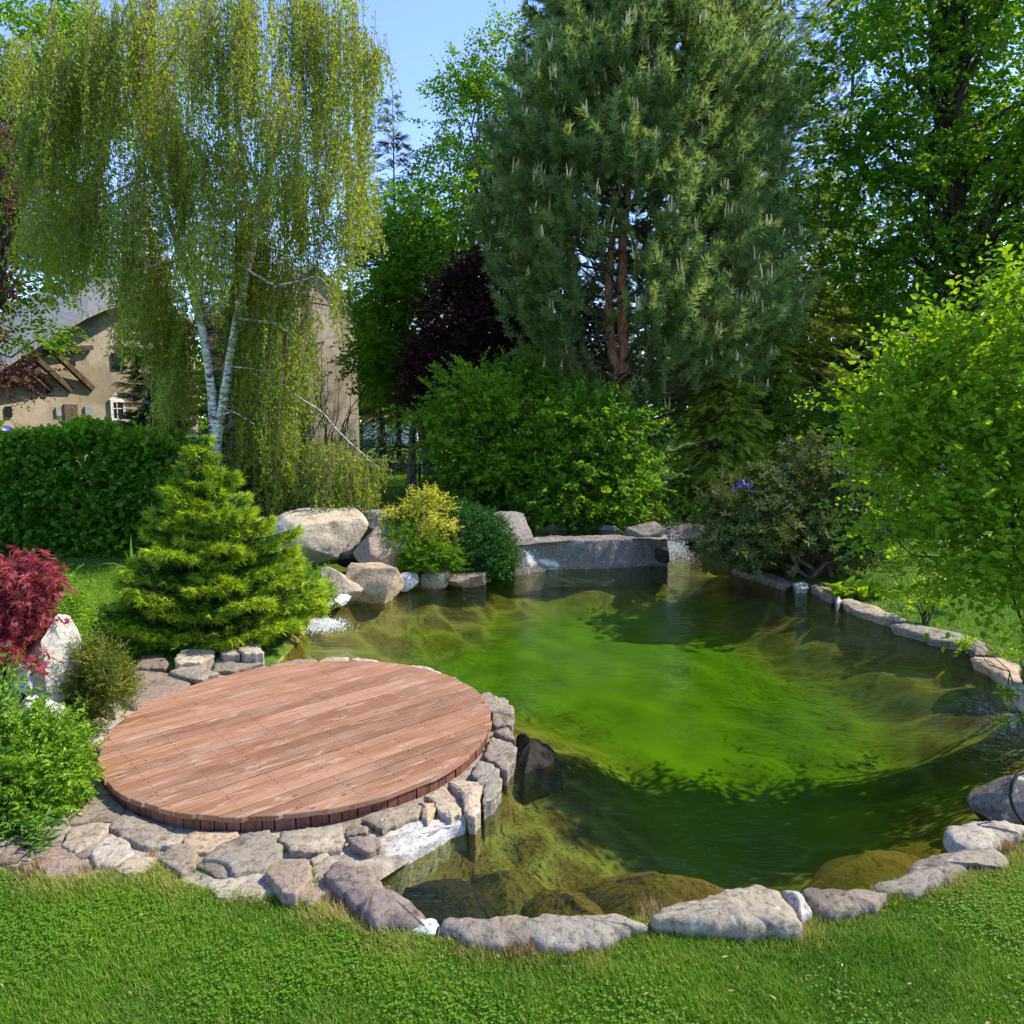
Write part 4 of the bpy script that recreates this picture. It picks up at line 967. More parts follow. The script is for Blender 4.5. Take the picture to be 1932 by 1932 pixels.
# gabled wing facing the garden
gr, gl_ = np.array(at(672, 586, 33.0)), np.array(at(503, 570, 30.3)); gl_[2] = gr[2]
ga = (gr + gl_) / 2; ga[2] = at(592, 505, ga[1])[2]
nb2 = np.array((-.67, .74, 0)) * 7
V = [(gl_[0], gl_[1], 0), (gr[0], gr[1], 0), tuple(gr), tuple(ga), tuple(gl_)]; V2 = [tuple(np.array(v) + nb2) for v in V]
s = MB(); s.add(V + V2, [(1, 6, 7, 2), (5, 0, 4, 9), (6, 5, 9, 7)]); s.f.append(np.array([(0, 1, 2), (0, 2, 3), (0, 3, 4)])); s.m.append(np.zeros(3, int)); s.build('gable_wall', M['plaster'], house)
s = MB()
for e in (gr, gl_):
    d = unit(e - ga); e2 = e + d * .45; o_ = -unit(nb2) * .22; up = np.array((0, 0, .16)); lift = np.array((0, 0, .02))
    q = [ga + o_ + lift, e2 + o_ + lift, e2 + nb2 + lift, ga + nb2 + lift]; s.add(q + [x + up for x in q], [(0,3,2,1),(4,5,6,7),(0,1,5,4),(1,2,6,5),(2,3,7,6),(3,0,4,7)])
s.build('gable_roof', M['slates'], house)
# overhead cable
pts = [np.array(at(540, 568, 30.5)), np.array(at(600, 575, 31)), np.array(at(672, 586, 32.6)), np.array(at(730, 594, 31.5)), np.array(at(800, 590, 30))]
s = MB(); tt = np.linspace(0, 1, 21); s.tube(np.stack([np.interp(tt, np.linspace(0, 1, 5), [p_[i] for p_ in pts]) for i in range(3)], 1) - np.array((0, .35, 0)), .035, 5)
tag(s.build('cable', M['black']), 'black overhead cable running from the gable into the trees', 'cable')

# ================================================================== far park: small house, wood, log, fence, tank
s_ = thing('distant_house', 'distant little house with an orange roof beyond the park lawn', 'house', gp(738, 838))
c_ = np.array(gp(738, 838)); s = MB(); s.box(c_ + (0, 2, 1.4), (6, 5, 2.8)); s.build('wall', M['whitewash'], s_)
M['roof_orange'] = solid('roof_orange', (.42, .17, .10), .8, .2, .25, 3)
s = MB(); s.add([c_ + q for q in ((-3.3, -.8, 2.7), (3.3, -.8, 2.7), (3.3, 4.8, 2.7), (-3.3, 4.8, 2.7), (-3.3, 2, 4.8), (3.3, 2, 4.8))], [(0, 1, 5, 4), (2, 3, 4, 5), (0, 3, 2, 1)]); s.f.append(np.array([(0, 4, 3), (1, 2, 5)])); s.m.append(np.zeros(2, int)); s.build('roof', M['roof_orange'], s_)
s = MB(); s.box(c_ + (-1, -.53, 1.5), (.9, .06, 1)); s.build('window', M['glass_dark'], s_)

rng = np.random.default_rng(77)
def far_wood(name, xs, Y0, Y1, hmax, n_cl, mat, seed):
    rng = np.random.default_rng(seed); mb = MB()
    C = np.column_stack([rng.uniform(*xs, n_cl), rng.uniform(Y0, Y1, n_cl), np.zeros(n_cl)])
    top = hmax * (.62 + .38 * np.array([mnoise.noise((c[0] * .12, c[1] * .1, seed)) for c in C]))
    C[:, 2] = top * rng.uniform(.04, 1, n_cl) ** .9
    k = 26; P = np.repeat(C, k, 0) + rng.normal(size=(n_cl * k, 3)) * (1.6, 1.6, 1.0)
    P[:, 2] = np.clip(P[:, 2], .1, None); r = np.clip(np.repeat(rng.uniform(.15, .8, n_cl), k) + rng.normal(size=n_cl * k) * .18, 0, 1); s = rng.uniform(.45, .85, n_cl * k)
    mb.inst(RHOMB[0], RHOMB[1], P, rdir(rng, n_cl * k), np.array((0, -.3, 1.0)) + rng.normal(size=(n_cl * k, 3)) * .7, np.stack([s * .8, s, s], 1), r)
    tag(mb.build(name, M[mat]), kind='stuff')
far_wood('far_wood', (-95, 95), 92, 112, 18, 3000, 'lf_lime', 5)

M['log'] = barkmat('log', (.08, .06, .05), (.24, .19, .15))
lg = thing('log', 'grey log lying on short legs on the park lawn behind the fence', 'log', gp(735, 893))
s = MB(); a_, b_ = np.array(gp(690, 893)), np.array(gp(782, 890)); s.tube([a_ + (0, 0, .32), (a_ + b_) / 2 + (0, 0, .35), b_ + (0, 0, .33)], [.17, .18, .16], 10); s.build('trunk', M['log'], lg, smooth=True)
for fx in (.2, .75):
    q = a_ + (b_ - a_) * fx; s = MB(); s.box(q + (0, 0, .1), (.12, .22, .24)); s.build('leg', M['log'], lg)

fence = thing('wire_fence', 'dark green wire mesh fence with one thin post and top rail', 'fence', at(790, 945, 18))
fp = lambda x, z: np.array((at(x, 800, 18)[0], 18, z))
s = MB(); s.tube([fp(790, 0), fp(790, .8), fp(790, 1.62)], .035, 8); s.build('post', M['metal_green'], fence, smooth=True)
s = MB(); s.tube([fp(640, 0), fp(640, .8), fp(640, 1.62)], .035, 8); s.build('post', M['metal_green'], fence, smooth=True)
s = MB(); s.tube([fp(640, 1.55), fp(760, 1.54), fp(900, 1.56)], .022, 6); s.build('rail', M['metal_green'], fence, smooth=True)
s = MB(); x0, x1 = fp(640, 0)[0], fp(900, 0)[0]; q = x0 - 1.5
while q < x1:
    for sg in (1, -1):
        a0, a1 = (q, q + 1.5) if sg > 0 else (q + 1.5, q)
        pts = [(a0 + (a1 - a0) * t, 18, .04 + 1.5 * t) for t in np.linspace(0, 1, 9)]; pts = [p_ for p_ in pts if x0 < p_[0] < x1]
        if len(pts) > 1: s.tube(pts, .0022, 3, cap=False)
    q += .09
s.build('mesh', M['metal_green'], fence)

tank = thing('water_tank', 'blue plastic water tank with a white label behind the hedge', 'tank', at(-8, 900, 17))
M['blue'] = solid('blue', (.015, .035, .22), .4, .5, .1, 3, 0)
tc_ = np.array((at(-8, 800, 17)[0], 17, 0)); s = MB(); s.tube([tc_, tc_ + (0, 0, .05), tc_ + (0, 0, 1.2), tc_ + (0, 0, 1.25), tc_ + (0, 0, 2.35), tc_ + (0, 0, 2.48), tc_ + (0, 0, 2.5)], [.30, .33, .33, .34, .33, .27, .12], 24); s.build('tank_body', M['blue'], tank, smooth=True)
s = MB(); th = np.linspace(-1.75, -1.35, 7); V = [(tc_[0] + .338 * math.cos(q), tc_[1] + .338 * math.sin(q), z_) for z_ in (2.05, 2.4) for q in th]; s.add(V, [(i, i + 1, i + 8, i + 7) for i in range(6)]); s.build('label', M['whitewash'], tank)

# bare twiggy shrub in front of the gable
rng = np.random.default_rng(9)
bs = thing('bare_shrub', 'bare thorny shrub with thin dark twigs against the gable wall', 'shrub', at(605, 900, 27)); s = MB()
root = np.array((at(605, 800, 27)[0], 27, .0))
for tip_ in ((590, 650), (606, 640), (612, 690), (640, 735), (672, 730), (690, 705), (632, 760), (618, 720), (660, 765), (585, 760), (700, 690)):
    e = np.array(at(*tip_, 27 + rng.uniform(-.5, .5))); p_ = limb(s, root + rng.normal(size=3) * (.08, .08, 0), e, .035, .008, rng, .03, 9, 5, .05)
    for q in range(6):
        b0 = p_[rng.integers(4, 9)]; limb(s, b0, b0 + rng.normal(size=3) * (.35, .2, .25) + (0, 0, .2), .01, .004, rng, .05, 4, 3)
s.build('stems', M['bark_dark'], bs)

# ================================================================== trees at the back
GB = 'trees behind the garden'
def base_at(x, Y): q = at(x, 800, Y); return (q[0], Y, 0.0)
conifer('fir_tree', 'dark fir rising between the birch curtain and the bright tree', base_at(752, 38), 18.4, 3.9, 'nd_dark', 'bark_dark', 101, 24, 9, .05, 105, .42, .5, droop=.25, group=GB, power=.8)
broadleaf('leafy_tree', 'tall airy tree with thin leafy top against the blue sky', 'tree', base_at(900, 40),
          lobes_px((860,360,100,110,40,2.2), (890,215,80,90,40,1.8), (950,130,70,80,40,1.6), (815,500,90,90,39,2.2), (930,420,90,120,40,2)), 'lf_bright', 'bark_grey', 103, 210, 13, 8, .9, .7, .25, .6, tr=.28, group=GB, limbs=60, limb_r=.07, shell=.25)
broadleaf('leafy_tree', 'round mid green tree right of the gable wall', 'tree', base_at(815, 29.5), lobes_px((725,520,70,100,28,1.7), (800,540,70,90,28,1.7), (780,430,60,70,28.5,1.5), (712,680,50,80,28,1.4), (770,700,60,80,28,1.4)), 'lf_bright', 'bark_grey', 104, 230, 14, 9, .6, .5, .17, .65, tr=.2, group=GB, rbias=-.05)
broadleaf('park_tree', 'slim park tree with yellow green crown and straight dark trunk', 'tree', base_at(719, 46), lobes_px((700,735,55,45,46,2), (745,760,45,35,46,2), (680,640,45,70,46,2.2)), 'lf_lime', 'bark_dark', 105, 90, 12, 8, .9, .7, .3, .65, tr=.22, group=GB, trunk=[base_at(719, 46), at(720,800,46), at(718,740,46)])
broadleaf('park_tree', 'bright leafy park tree filling the gap above the log', 'tree', base_at(800, 76), lobes_px((800,760,60,45,76,3), (760,690,60,60,76,3.2), (850,740,60,60,76,3.2)), 'lf_bright', 'bark_dark', 106, 100, 12, 8, 1.3, 1.1, .45, .65, tr=.25, group=GB)
conifer('spruce_tree', 'tall dark spruce showing ragged boughs left of the big pine top', base_at(1075, 27.5), 22, 5.1, 'nd_dark', 'bark_dark', 107, 28, 9, .1, 110, .55, .45, droop=.35, group=GB, power=.85, hang=.3)
broadleaf('copper_beech', 'dark purple leaved tree behind the bright shrubs', 'tree', base_at(777, 27), lobes_px((880,600,90,85,26,1.7), (960,650,100,75,25.5,1.8), (845,690,75,50,26,1.4), (1060,640,100,80,25.5,1.7), (800,735,35,25,26,.8), (905,545,55,55,26,1.1)), 'lf_purple', 'bark_grey', 108, 330, 14, 10, .55, .4, .15, .65,
          trunk=[base_at(777, 27), at(777,860,27), at(782,760,27), at(830,690,26.5)], tr=.17, group=GB, shell=.2)
conifer('fir_tree', 'yellow green fir whose bough tips stick out right of the pine', base_at(1440, 25), 19, 4.1, 'nd_fir', 'bark_dark', 109, 26, 9, .12, 95, .42, .5, droop=.22, group=GB, power=.62, hang=.2, tip=.25)
conifer('spruce_tree', 'very tall bluish spruce at the top edge left of the maple', base_at(1575, 36), 34, 6.5, 'nd_blue', 'bark_dark', 110, 30, 8, .15, 80, .6, .45, droop=.4, group=GB, power=.8, hang=.4)
conifer('spruce_tree', 'dark spruce in the shade between pine and maple trunk', base_at(1650, 25), 8.0, 2.6, 'nd_blue', 'bark_dark', 111, 18, 9, .04, 100, .4, .5, droop=.3, group=GB, hang=.3)
broadleaf('maple_tree', 'huge shady maple with a thick dark trunk at the right', 'tree', base_at(1842, 21),
          lobes_px((1610,170,110,110,21,2.2), (1750,70,150,120,21.5,2.8), (1890,140,130,140,20.5,2.6), (1590,330,90,90,21,1.8), (1700,330,110,100,21.5,2.2), (1900,350,110,120,20.5,2.2), (1620,470,90,80,21,1.8), (1745,470,80,80,21.5,1.8), (1925,520,80,100,20.5,2), (1700,600,90,60,21,1.6), (1830,-80,220,100,21,3), (2040,300,140,250,20.5,3)),
          'lf_bright', 'bark_dark', 112, 400, 12, 9, .6, .5, .17, .75, tmpl=LEAF, trunk=[base_at(1848, 21), at(1842,640,21), at(1818,470,21), at(1800,330,21), at(1792,180,21), at(1780,0,21)], tr=.34, group=GB, limbs=60, limb_r=.09, shell=.25, rbias=-.12)
broadleaf('leafy_tree', 'dim leafy tree with a narrow dark trunk right of the pine', 'tree', base_at(1555, 28), lobes_px((1540,570,80,70,28,1.8), (1590,660,90,70,27.5,1.8), (1490,660,70,60,28,1.6), (1700,720,110,70,27,1.8), (1560,430,60,70,28,1.5)), 'lf_mid', 'bark_dark', 113, 170, 12, 9, .6, .5, .19, .65,
          trunk=[base_at(1553, 28), at(1552,560,28), at(1550,430,28)], tr=.22, group=GB)
broadleaf('leafy_tree', 'shaded undergrowth tree behind the rhododendron', 'tree', base_at(1780, 19), lobes_px((1640,800,120,60,19.5,1.4), (1800,740,110,90,19,1.6), (1500,800,80,60,20,1.4), (1900,700,100,100,19,1.6)), 'lf_mid', 'bark_dark', 114, 190, 12, 9, .5, .4, .15, .65, tr=.12, group=GB)
broadleaf('leafy_tree', 'bright green tree behind the birch at the upper left', 'tree', base_at(-170, 23), lobes_px((60,70,120,100,23,2), (20,230,90,90,23,1.8), (170,160,80,90,24,1.6), (30,500,80,90,22.5,1.6), (120,420,70,80,23,1.5), (30,610,70,50,22,1.2), (-120,300,120,250,23,2.5)), 'lf_bright', 'bark_dark', 115, 330, 13, 9, .6, .5, .17, .65, tr=.22, group=GB, rbias=.05, limbs=50)
broadleaf('plum_tree', 'purple leaved plum tree at the left edge', 'tree', base_at(-190, 20), lobes_px((8,300,48,110,20,1), (10,700,38,32,19.5,.6), (130,400,45,22,20,.7), (-60,500,60,200,20,1.3)), 'lf_plum', 'bark_dark', 116, 100, 12, 9, .5, .4, .11, .6, tr=.1, group=GB, shell=.2)
conifer('spruce_tree', 'bluish spruce standing behind the shady maple trunk', base_at(1745, 31), 19, 4.0, 'nd_blue', 'bark_dark', 117, 24, 9, .04, 85, .5, .5, droop=.3, group=GB, hang=.35)
broadleaf('leafy_tree', 'deep green tree in the far background at the right edge', 'tree', base_at(1950, 30), lobes_px((1900,300,110,150,30,2.5), (1880,560,120,90,30,2.5), (1780,620,80,60,30,2), (1640,560,60,70,31,2)), 'lf_deep', 'bark_dark', 118, 190, 12, 9, .7, .6, .22, .7, tr=.25, group=GB)
for i, (x, Y, ty, rm, mt, lb) in enumerate(((302, 19, 385, 1.15, 'nd_dark', 'slim dark conifer column left of the white birch trunk'), (462, 21.5, 270, 1.9, 'nd_blue', 'dusky conifer half hidden behind the middle of the birch'),
        (520, 20.5, 520, 1.0, 'nd_blue', 'bluish conifer beside the gable wall behind the birch'), (515, 16.4, 800, 1.5, 'nd_blue', 'low bluish conifer under the hanging birch branches'))):
    conifer('conifer', lb, base_at(x, Y), at(x, ty, Y)[2], rm, mt, 'bark_dark', 120 + i, 24, 9, .02, 70, .30, .5, droop=.1, up=.25, group='conifers behind the birch', power=.55)

# ------------------------------------------------------------------ big pine
rng = np.random.default_rng(41)
PY = 20.0
prof_y = [-260,-150,-50,0,100,200,300,400,500,600,650,690,740,775]
prof_l = [1235,1195,1115,1060,1000,945,915,905,925,935,985,965,1040,1110]
prof_r = [1250,1295,1365,1430,1470,1490,1490,1490,1505,1530,1520,1490,1420,1330]
pine = thing('pine_tree', 'big broad pine with twin reddish trunks and pale upright candles', 'tree', base_at(1190, PY), )
wood, dead, nd, cd = MB(), MB(), MB(), MB()
def stem(pts, r0, r1):
    p_ = np.array([at(x, y, PY + dy) for x, y, dy in pts]); t = np.linspace(0, 1, 30); s0 = np.linspace(0, 1, len(p_))
    q = np.stack([np.interp(t, s0, p_[:, i]) for i in range(3)], 1); wood.tube(q, np.linspace(r0, r1, 30), 12); return q
st1 = stem([(1192,990,0),(1190,880,0),(1188,780,0),(1178,690,0),(1172,560,0),(1176,430,.1),(1192,300,.2),(1222,100,.2),(1240,-80,.1),(1242,-240,0)], .21, .03)
st2 = stem([(1170,720,0),(1152,640,.1),(1148,540,.1),(1155,450,.2),(1158,360,.3),(1140,200,.4),(1120,80,.5)], .15, .03)
NC = 1000; made = 0; tips, outs = [], []
while made < NC:
    y = rng.uniform(-250, 772); xl, xr = np.interp(y, prof_y, prof_l), np.interp(y, prof_y, prof_r)
    if rng.random() > (xr - xl) / 600: continue
    xc, hw = (xl + xr) / 2, (xr - xl) / 2 * .90; ph = rng.uniform(0, 6.283); fr_ = rng.uniform(.28, 1) ** .6
    x = xc + hw * fr_ * math.cos(ph); dY = hw / F * PY * fr_ * math.sin(ph)
    if 1095 < x < 1222 and 370 < y < 735 and dY < 2.2 and rng.random() < .98: continue
    if 560 < y < 700 and x < 1215 and dY < 1.5 and rng.random() < .62: continue
    p_ = np.array(at(x, y, PY + dY)); tips.append(p_); outs.append((math.cos(ph), math.sin(ph), .45)); made += 1
tips, outs = np.array(tips), np.array(outs)
for i in rng.permutation(NC)[:130]:
    sp = st1 if rng.random() < .65 else st2; z = tips[i][2] - rng.uniform(.2, 1.1); j = int(np.argmin(abs(sp[:, 2] - z))); limb(dead, sp[j], tips[i], .045, .012, rng, -.06, 7, 5, .06)
for a_, b_ in (((1150,600),(1000,555)), ((1150,640),(1020,650)), ((1152,625),(1050,690)), ((1180,628),(1300,600)), ((1182,650),(1330,665)), ((1180,705),(1300,700)), ((1150,610),(1040,610)), ((1185,590),(1290,640)), ((1160,700),(1060,660))):
    p_ = limb(dead, at(*a_, PY), at(*b_, PY - rng.uniform(.5, 1.6)), .045, .012, rng, .03, 9, 5, .1)
    for q in range(5): b0 = p_[rng.integers(3, 9)]; limb(dead, b0, b0 + rng.normal(size=3) * (.4, .4, .22), .012, .004, rng, .05, 4, 3)
K = 5; P = np.repeat(tips, K, 0) + rng.normal(size=(NC * K, 3)) * (.30, .30, .20); D = unit(np.repeat(outs, K, 0) + rng.normal(size=(NC * K, 3)) * .45 + (0, 0, .25))
for i in range(0, NC * K, 2): wood.tube([P[i] - D[i] * .1, P[i] + D[i] * .25, P[i] + D[i] * .55], [.012, .009, .005], 3, cap=False)
T = 6; t = np.linspace(.05, 1, T)[None]; q = P[:, None] + D[:, None] * (t * .52)[..., None]; q[..., 2] += .10 * t ** 2
dd = D[:, None] + np.array((0, 0, .25)) + rng.normal(size=(NC * K, T, 3)) * .18
rr = np.clip(np.repeat(rng.uniform(.2, .75, NC), K)[:, None] + rng.normal(size=(NC * K, T)) * .15 + .12 * (t - .5), 0, 1)
tv, tf = tuft(22, 1.2, 4, .11, .7); sz = rng.uniform(.19, .27, NC * K * T)
nd.inst(tv, tf, q.reshape(-1, 3), dd.reshape(-1, 3), rdir(rng, NC * K * T), sz, rr.ravel())
sel = np.where(rng.random(NC * K) < .15)[0]
for i in sel:
    e = P[i] + D[i] * .52 + (0, 0, .10)
    for c in range(rng.integers(2, 5)):
        l = rng.uniform(.14, .36); o_ = rng.normal(size=3) * (.05, .05, .01); bnd = rng.normal(size=3) * (.03, .03, 0)
        cd.tube([e + o_, e + o_ + bnd * .3 + (0, 0, l * .5), e + o_ + bnd + (0, 0, l)], [.021, .018, .008], 5)
wood.build('trunk', M['bark_pine'], pine, smooth=True); dead.build('branches', M['bark_grey'], pine, smooth=True); nd.build('needles', M['nd_pine'], pine)
cd.build('candles', M['candle'], pine)['label'] = 'pale upright spring shoots'

# ------------------------------------------------------------------ shrubs in front of the pine
GS = 'leafy shrubs behind the waterfall'
kw = dict(cl_r=.38, stems=2, limb_r=.03, group=GS, tmpl=LEAF, up=.35)
broadleaf('shrub', 'tall bright shrub left of the shrub row behind the waterfall', 'shrub', base_at(890, 17), lobes_px((868,850,55,95,17,.9), (930,830,65,105,17,1), (895,745,45,42,17,.7), (965,905,50,65,16.6,.8), (848,765,30,38,17,.5)), 'lf_lime', 'bark_dark', 131, 150, 12, 9, .55, size=.13, width=.8, rbias=-.2, **kw)
broadleaf('shrub', 'round maple leaved shrub right in the shrub row behind the waterfall', 'shrub', base_at(1110, 16), lobes_px((1080,870,80,85,16,1), (1160,880,70,80,16,.9), (1120,800,70,45,16,.7), (1050,930,70,45,15.8,.8), (1150,945,60,40,15.6,.7)), 'lf_bright', 'bark_dark', 132, 170, 12, 9, .52, size=.12, width=.8, rbias=.1, **kw)
broadleaf('shrub', 'lime shrub peeking between purple tree and pine boughs', 'shrub', base_at(985, 18.2), lobes_px((975,715,45,45,18.2,.6), (1000,780,50,50,18.2,.7), (1060,770,40,40,18.4,.6)), 'lf_bright', 'bark_dark', 133, 70, 13, 9, .4, size=.11, width=.75, **kw)
conifer('hemlock', 'drooping conifer with lime tips below the right side of the pine', base_at(1365, 18.6), at(1365, 610, 18.6)[2], 2.0, 'nd_hemlock', 'bark_dark', 134, 16, 9, .05, 85, .30, .55, droop=.35, hang=.4, tip=.2, group='conifers under the pine')
conifer('hemlock', 'second drooping conifer with sunny tips under the far right pine boughs', base_at(1452, 20.5), at(1452, 590, 20.5)[2], 1.9, 'nd_hemlock', 'bark_dark', 135, 18, 9, .05, 80, .30, .55, droop=.3, hang=.35, tip=.18, group='conifers under the pine')
stp = thing('stump', 'golden mossy stump at the back edge of the pond', 'stump', at(1238, 990, 16.8)); s = MB(); a_ = np.array(at(1238, 990, 16.8)); b_ = np.array(at(1238, 945, 16.8)); a_[2] = 0
s.tube([a_, a_ + (0, 0, .2), (a_ + b_) / 2, b_ + (.03, 0, 0)], [.20, .14, .11, .09], 9); M['moss'] = solid('moss', (.20, .17, .03), .9, .1, .4, 9); s.build('stump_wood', M['moss'], stp, smooth=True)

# rhododendron: rosettes of long leaves
def rosette(n, seed):
    rng = np.random.default_rng(seed); V = []; Fc = []
    for i in range(n):
        a = 6.283 * i / n + rng.uniform(-.3, .3); el = rng.uniform(.1, .75); d = np.array((math.cos(a) * math.cos(el), math.sin(el), math.sin(a) * math.cos(el)))
        up = np.array((0, 1.0, 0)); sd = unit(np.cross(d, up)) * .155; l = rng.uniform(.75, 1.05)
        V += [d * .05, d * l * .5 + sd + up * .03, d * l - up * .08, d * l * .5 - sd + up * .03]; Fc.append((4*i, 4*i+1, 4*i+2, 4*i+3))
    return np.array(V), Fc
rng = np.random.default_rng(43)
rh = thing('rhododendron', 'broad dark rhododendron with dull leathery leaves on the right bank', 'shrub', gp(1520, 1085)); lv, wd, fl = MB(), MB(), MB()
lob = lobes_px((1420,970,95,90,12.6,1.0), (1540,910,105,85,12.8,1.1), (1600,985,80,85,12.4,.9), (1470,985,120,45,12.0,.9), (1385,1020,60,42,11.9,.6), (1620,1040,45,40,11.8,.5), (1640,930,50,70,12.6,.6))
C, LC, D = clusters(rng, lob, 620, .55)
P = np.repeat(C, 5, 0) + rng.normal(size=(3100, 3)) * .13; DD = np.repeat(D, 5, 0) * .6 + (0, -.1, .55) + rng.normal(size=(3100, 3)) * .4
tv, tf = rosette(8, 2); lv.inst(tv, tf, P, DD, rdir(rng, 3100), rng.uniform(.10, .17, 3100), np.clip(np.repeat(rng.uniform(.2, .8, 620), 5) + rng.normal(size=3100) * .15, 0, 1))
b0 = np.array(gp(1530, 1083)); 
for i in rng.permutation(620)[:46]:
    mid_ = b0 + rng.normal(size=3) * (.22, .15, 0); mid_[2] = 0; limb(wd, mid_, C[i], .045, .01, rng, .12, 9, 6, .13)
for k_ in range(30):
    a_ = C[rng.integers(620)]; limb(wd, a_, a_ + rng.normal(size=3) * (.4, .25, .25), .01, .004, rng, .1, 6, 3, .15)
for x, y in ((1395, 916), (1402, 912), (1412, 918), (1388, 920)):
    c_ = np.array(at(x, y, 11.55)); k_ = 9; fl.inst(RHOMB[0], RHOMB[1], c_ + rng.normal(size=(k_, 3)) * .03, rdir(rng, k_), rdir(rng, k_), np.full(k_, .045), .5)
M['violet'] = solid('violet', (.16, .09, .42), .6, .2, .3, 9, 0); M['bark_rhodo'] = solid('bark_rhodo', (.13, .10, .08), .85, .2, .45, 9)
wd.build('stems', M['bark_rhodo'], rh, smooth=True); lv.build('leaves', M['lf_rhodo'], rh); fl.build('blossom', M['violet'], rh)['label'] = 'single violet flower cluster'

# bright shrub hanging over the right bank
broadleaf('dogwood', 'big lime green backlit shrub filling the right edge', 'shrub', gp(2090, 1320),
          lobes_px((1760,800,95,70,6.6,.5), (1690,750,45,50,6.7,.3), (1880,720,105,115,6.5,.7), (1655,850,45,55,6.8,.3), (1730,910,85,65,6.6,.45), (1850,900,125,105,6.3,.7), (1900,1030,95,85,6.1,.6), (1800,1020,80,55,6.4,.4), (1930,590,55,60,6.5,.4), (2040,760,120,180,6.4,.8), (2060,1000,110,150,6.2,.7), (1710,990,60,40,6.7,.3), (2030,560,90,60,6.5,.5), (1790,660,40,60,6.6,.3), (1660,700,25,30,6.8,.2), (1900,1120,70,40,5.9,.35), (1810,1085,50,30,6.2,.25), (1625,775,22,25,6.8,.15)),
          'lf_lime', 'bark_dark', 140, 400, 6, 9, .44, .17, .078, .78, tmpl=LEAF, stems=2, limbs=80, limb_r=.018, up=.6, shell=.3, rbias=-.02)

# ------------------------------------------------------------------ hedge on the left
rng = np.random.default_rng(46)
hx0, hx1 = at(-130, 900, 14)[0], at(330, 900, 14.6)[0]
hd = thing('hedge', 'clipped leafy hedge with sunny top along the left side', 'hedge', (hx0 + 2, 14.6, 0)); lv, wd = MB(), MB()
n = 4300; u = rng.random(n); x = hx0 + (hx1 - hx0) * rng.random(n); Yf = 14.0 + (x - hx0) * .05; zmax = 2.24 + .10 * np.sin(x * 2.1) + .1 * np.sin(x * 5.3 + 1)
top = u < .42; z = np.where(top, zmax - rng.uniform(0, .25, n), zmax * rng.uniform(.02, 1, n)); y = np.where(top, Yf + rng.uniform(0, 1.1, n), Yf + rng.uniform(0, .35, n))
P = np.column_stack([x, y, z]); D = np.where(top[:, None], (0, -.25, 1.0), (0, -1.0, .25)) + rng.normal(size=(n, 3)) * .5
twig_leaves(lv, rng, P, D, rng.uniform(.2, .42, n), 8, .105, .95, ROUND, np.clip(.36 + .5 * top * (z > zmax - .2) + .15 * top + rng.normal(size=n) * .15, 0, 1), .2, .9, .6)  # top leaves get a lighter colour, standing in for sun on the hedge
for k_ in range(34):
    xx = hx0 + (hx1 - hx0) * (k_ + .5) / 34; limb(wd, (xx, 14.5 + .05 * (xx - hx0), 0), (xx + rng.normal() * .15, 14.5 + .05 * (xx - hx0) + rng.normal() * .1, 2.2), .03, .01, rng, 0, 7, 5, .04)
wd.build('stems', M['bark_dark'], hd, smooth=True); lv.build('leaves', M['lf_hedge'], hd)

# ------------------------------------------------------------------ weeping birch
rng = np.random.default_rng(47)
BY = 14.6
bi = thing('weeping_birch', 'tall weeping birch with white trunk and long hanging leafy curtains', 'tree', base_at(398, BY)); wd, tw, lv = MB(), MB(), MB()
def bstem(pts, r0, r1, n=30, sides=10):
    p_ = np.array([at(x, y, BY + dy) for x, y, dy in pts]); t = np.linspace(0, 1, n); s0 = np.linspace(0, 1, len(p_))
    q = np.stack([np.interp(t, s0, p_[:, i]) for i in range(3)], 1); q[1:-1] += rng.normal(size=(n - 2, 3)) * .008
    wd.tube(q, np.linspace(r0, r1, n), sides); return q
bstem([(396,1060,0),(397,980,0),(399,905,0),(408,835,0)], .15, .12)
s1 = bstem([(407,845,0),(403,790,0),(397,715,0),(383,630,0),(364,555,0),(345,490,.1),(320,420,.1),(302,330,.2),(298,200,.2),(288,60,.2),(280,-100,.2)], .095, .03)
s2 = bstem([(409,838,0),(420,770,0),(431,690,-.1),(447,600,-.1),(466,510,-.1),(484,430,-.1),(492,365,-.1),(518,290,0),(545,190,.1),(560,70,.1),(565,-80,.1)], .10, .025)
for pts in ([(298,300,.2),(255,235,0),(190,200,-.3),(100,170,-.6),(50,210,-.8)], [(484,430,-.1),(540,380,-.3),(610,330,-.4),(670,300,-.5),(700,330,-.5)], [(545,190,.1),(620,120,0),(680,50,-.2),(720,110,-.3)], [(466,510,-.1),(420,478,-.6),(380,478,-.9),(352,520,-1)], [(466,510,-.1),(520,540,-.6),(600,520,-.8),(640,560,-.9)],
            [(431,690,-.1),(500,700,-.6),(560,745,-.9),(605,775,-1),(650,825,-1.1),(690,862,-1.1),(716,884,-1.2)], [(300,330,.2),(240,350,.5),(160,390,.4),(90,400,.2)], [(298,150,.2),(350,60,-.4),(420,30,-.8)], [(345,490,.1),(290,500,-.5),(235,520,-.8)], [(447,600,-.1),(520,610,-.8),(560,640,-1)],
            [(492,365,0),(450,250,-.6),(430,180,-.8)], [(298,200,.2),(210,110,.4),(150,90,.2)], [(403,790,0),(440,775,-.7),(480,800,-1)]):
    bstem(pts, .030 if pts[0][1] < 690 else .017, .007, 22, 6)
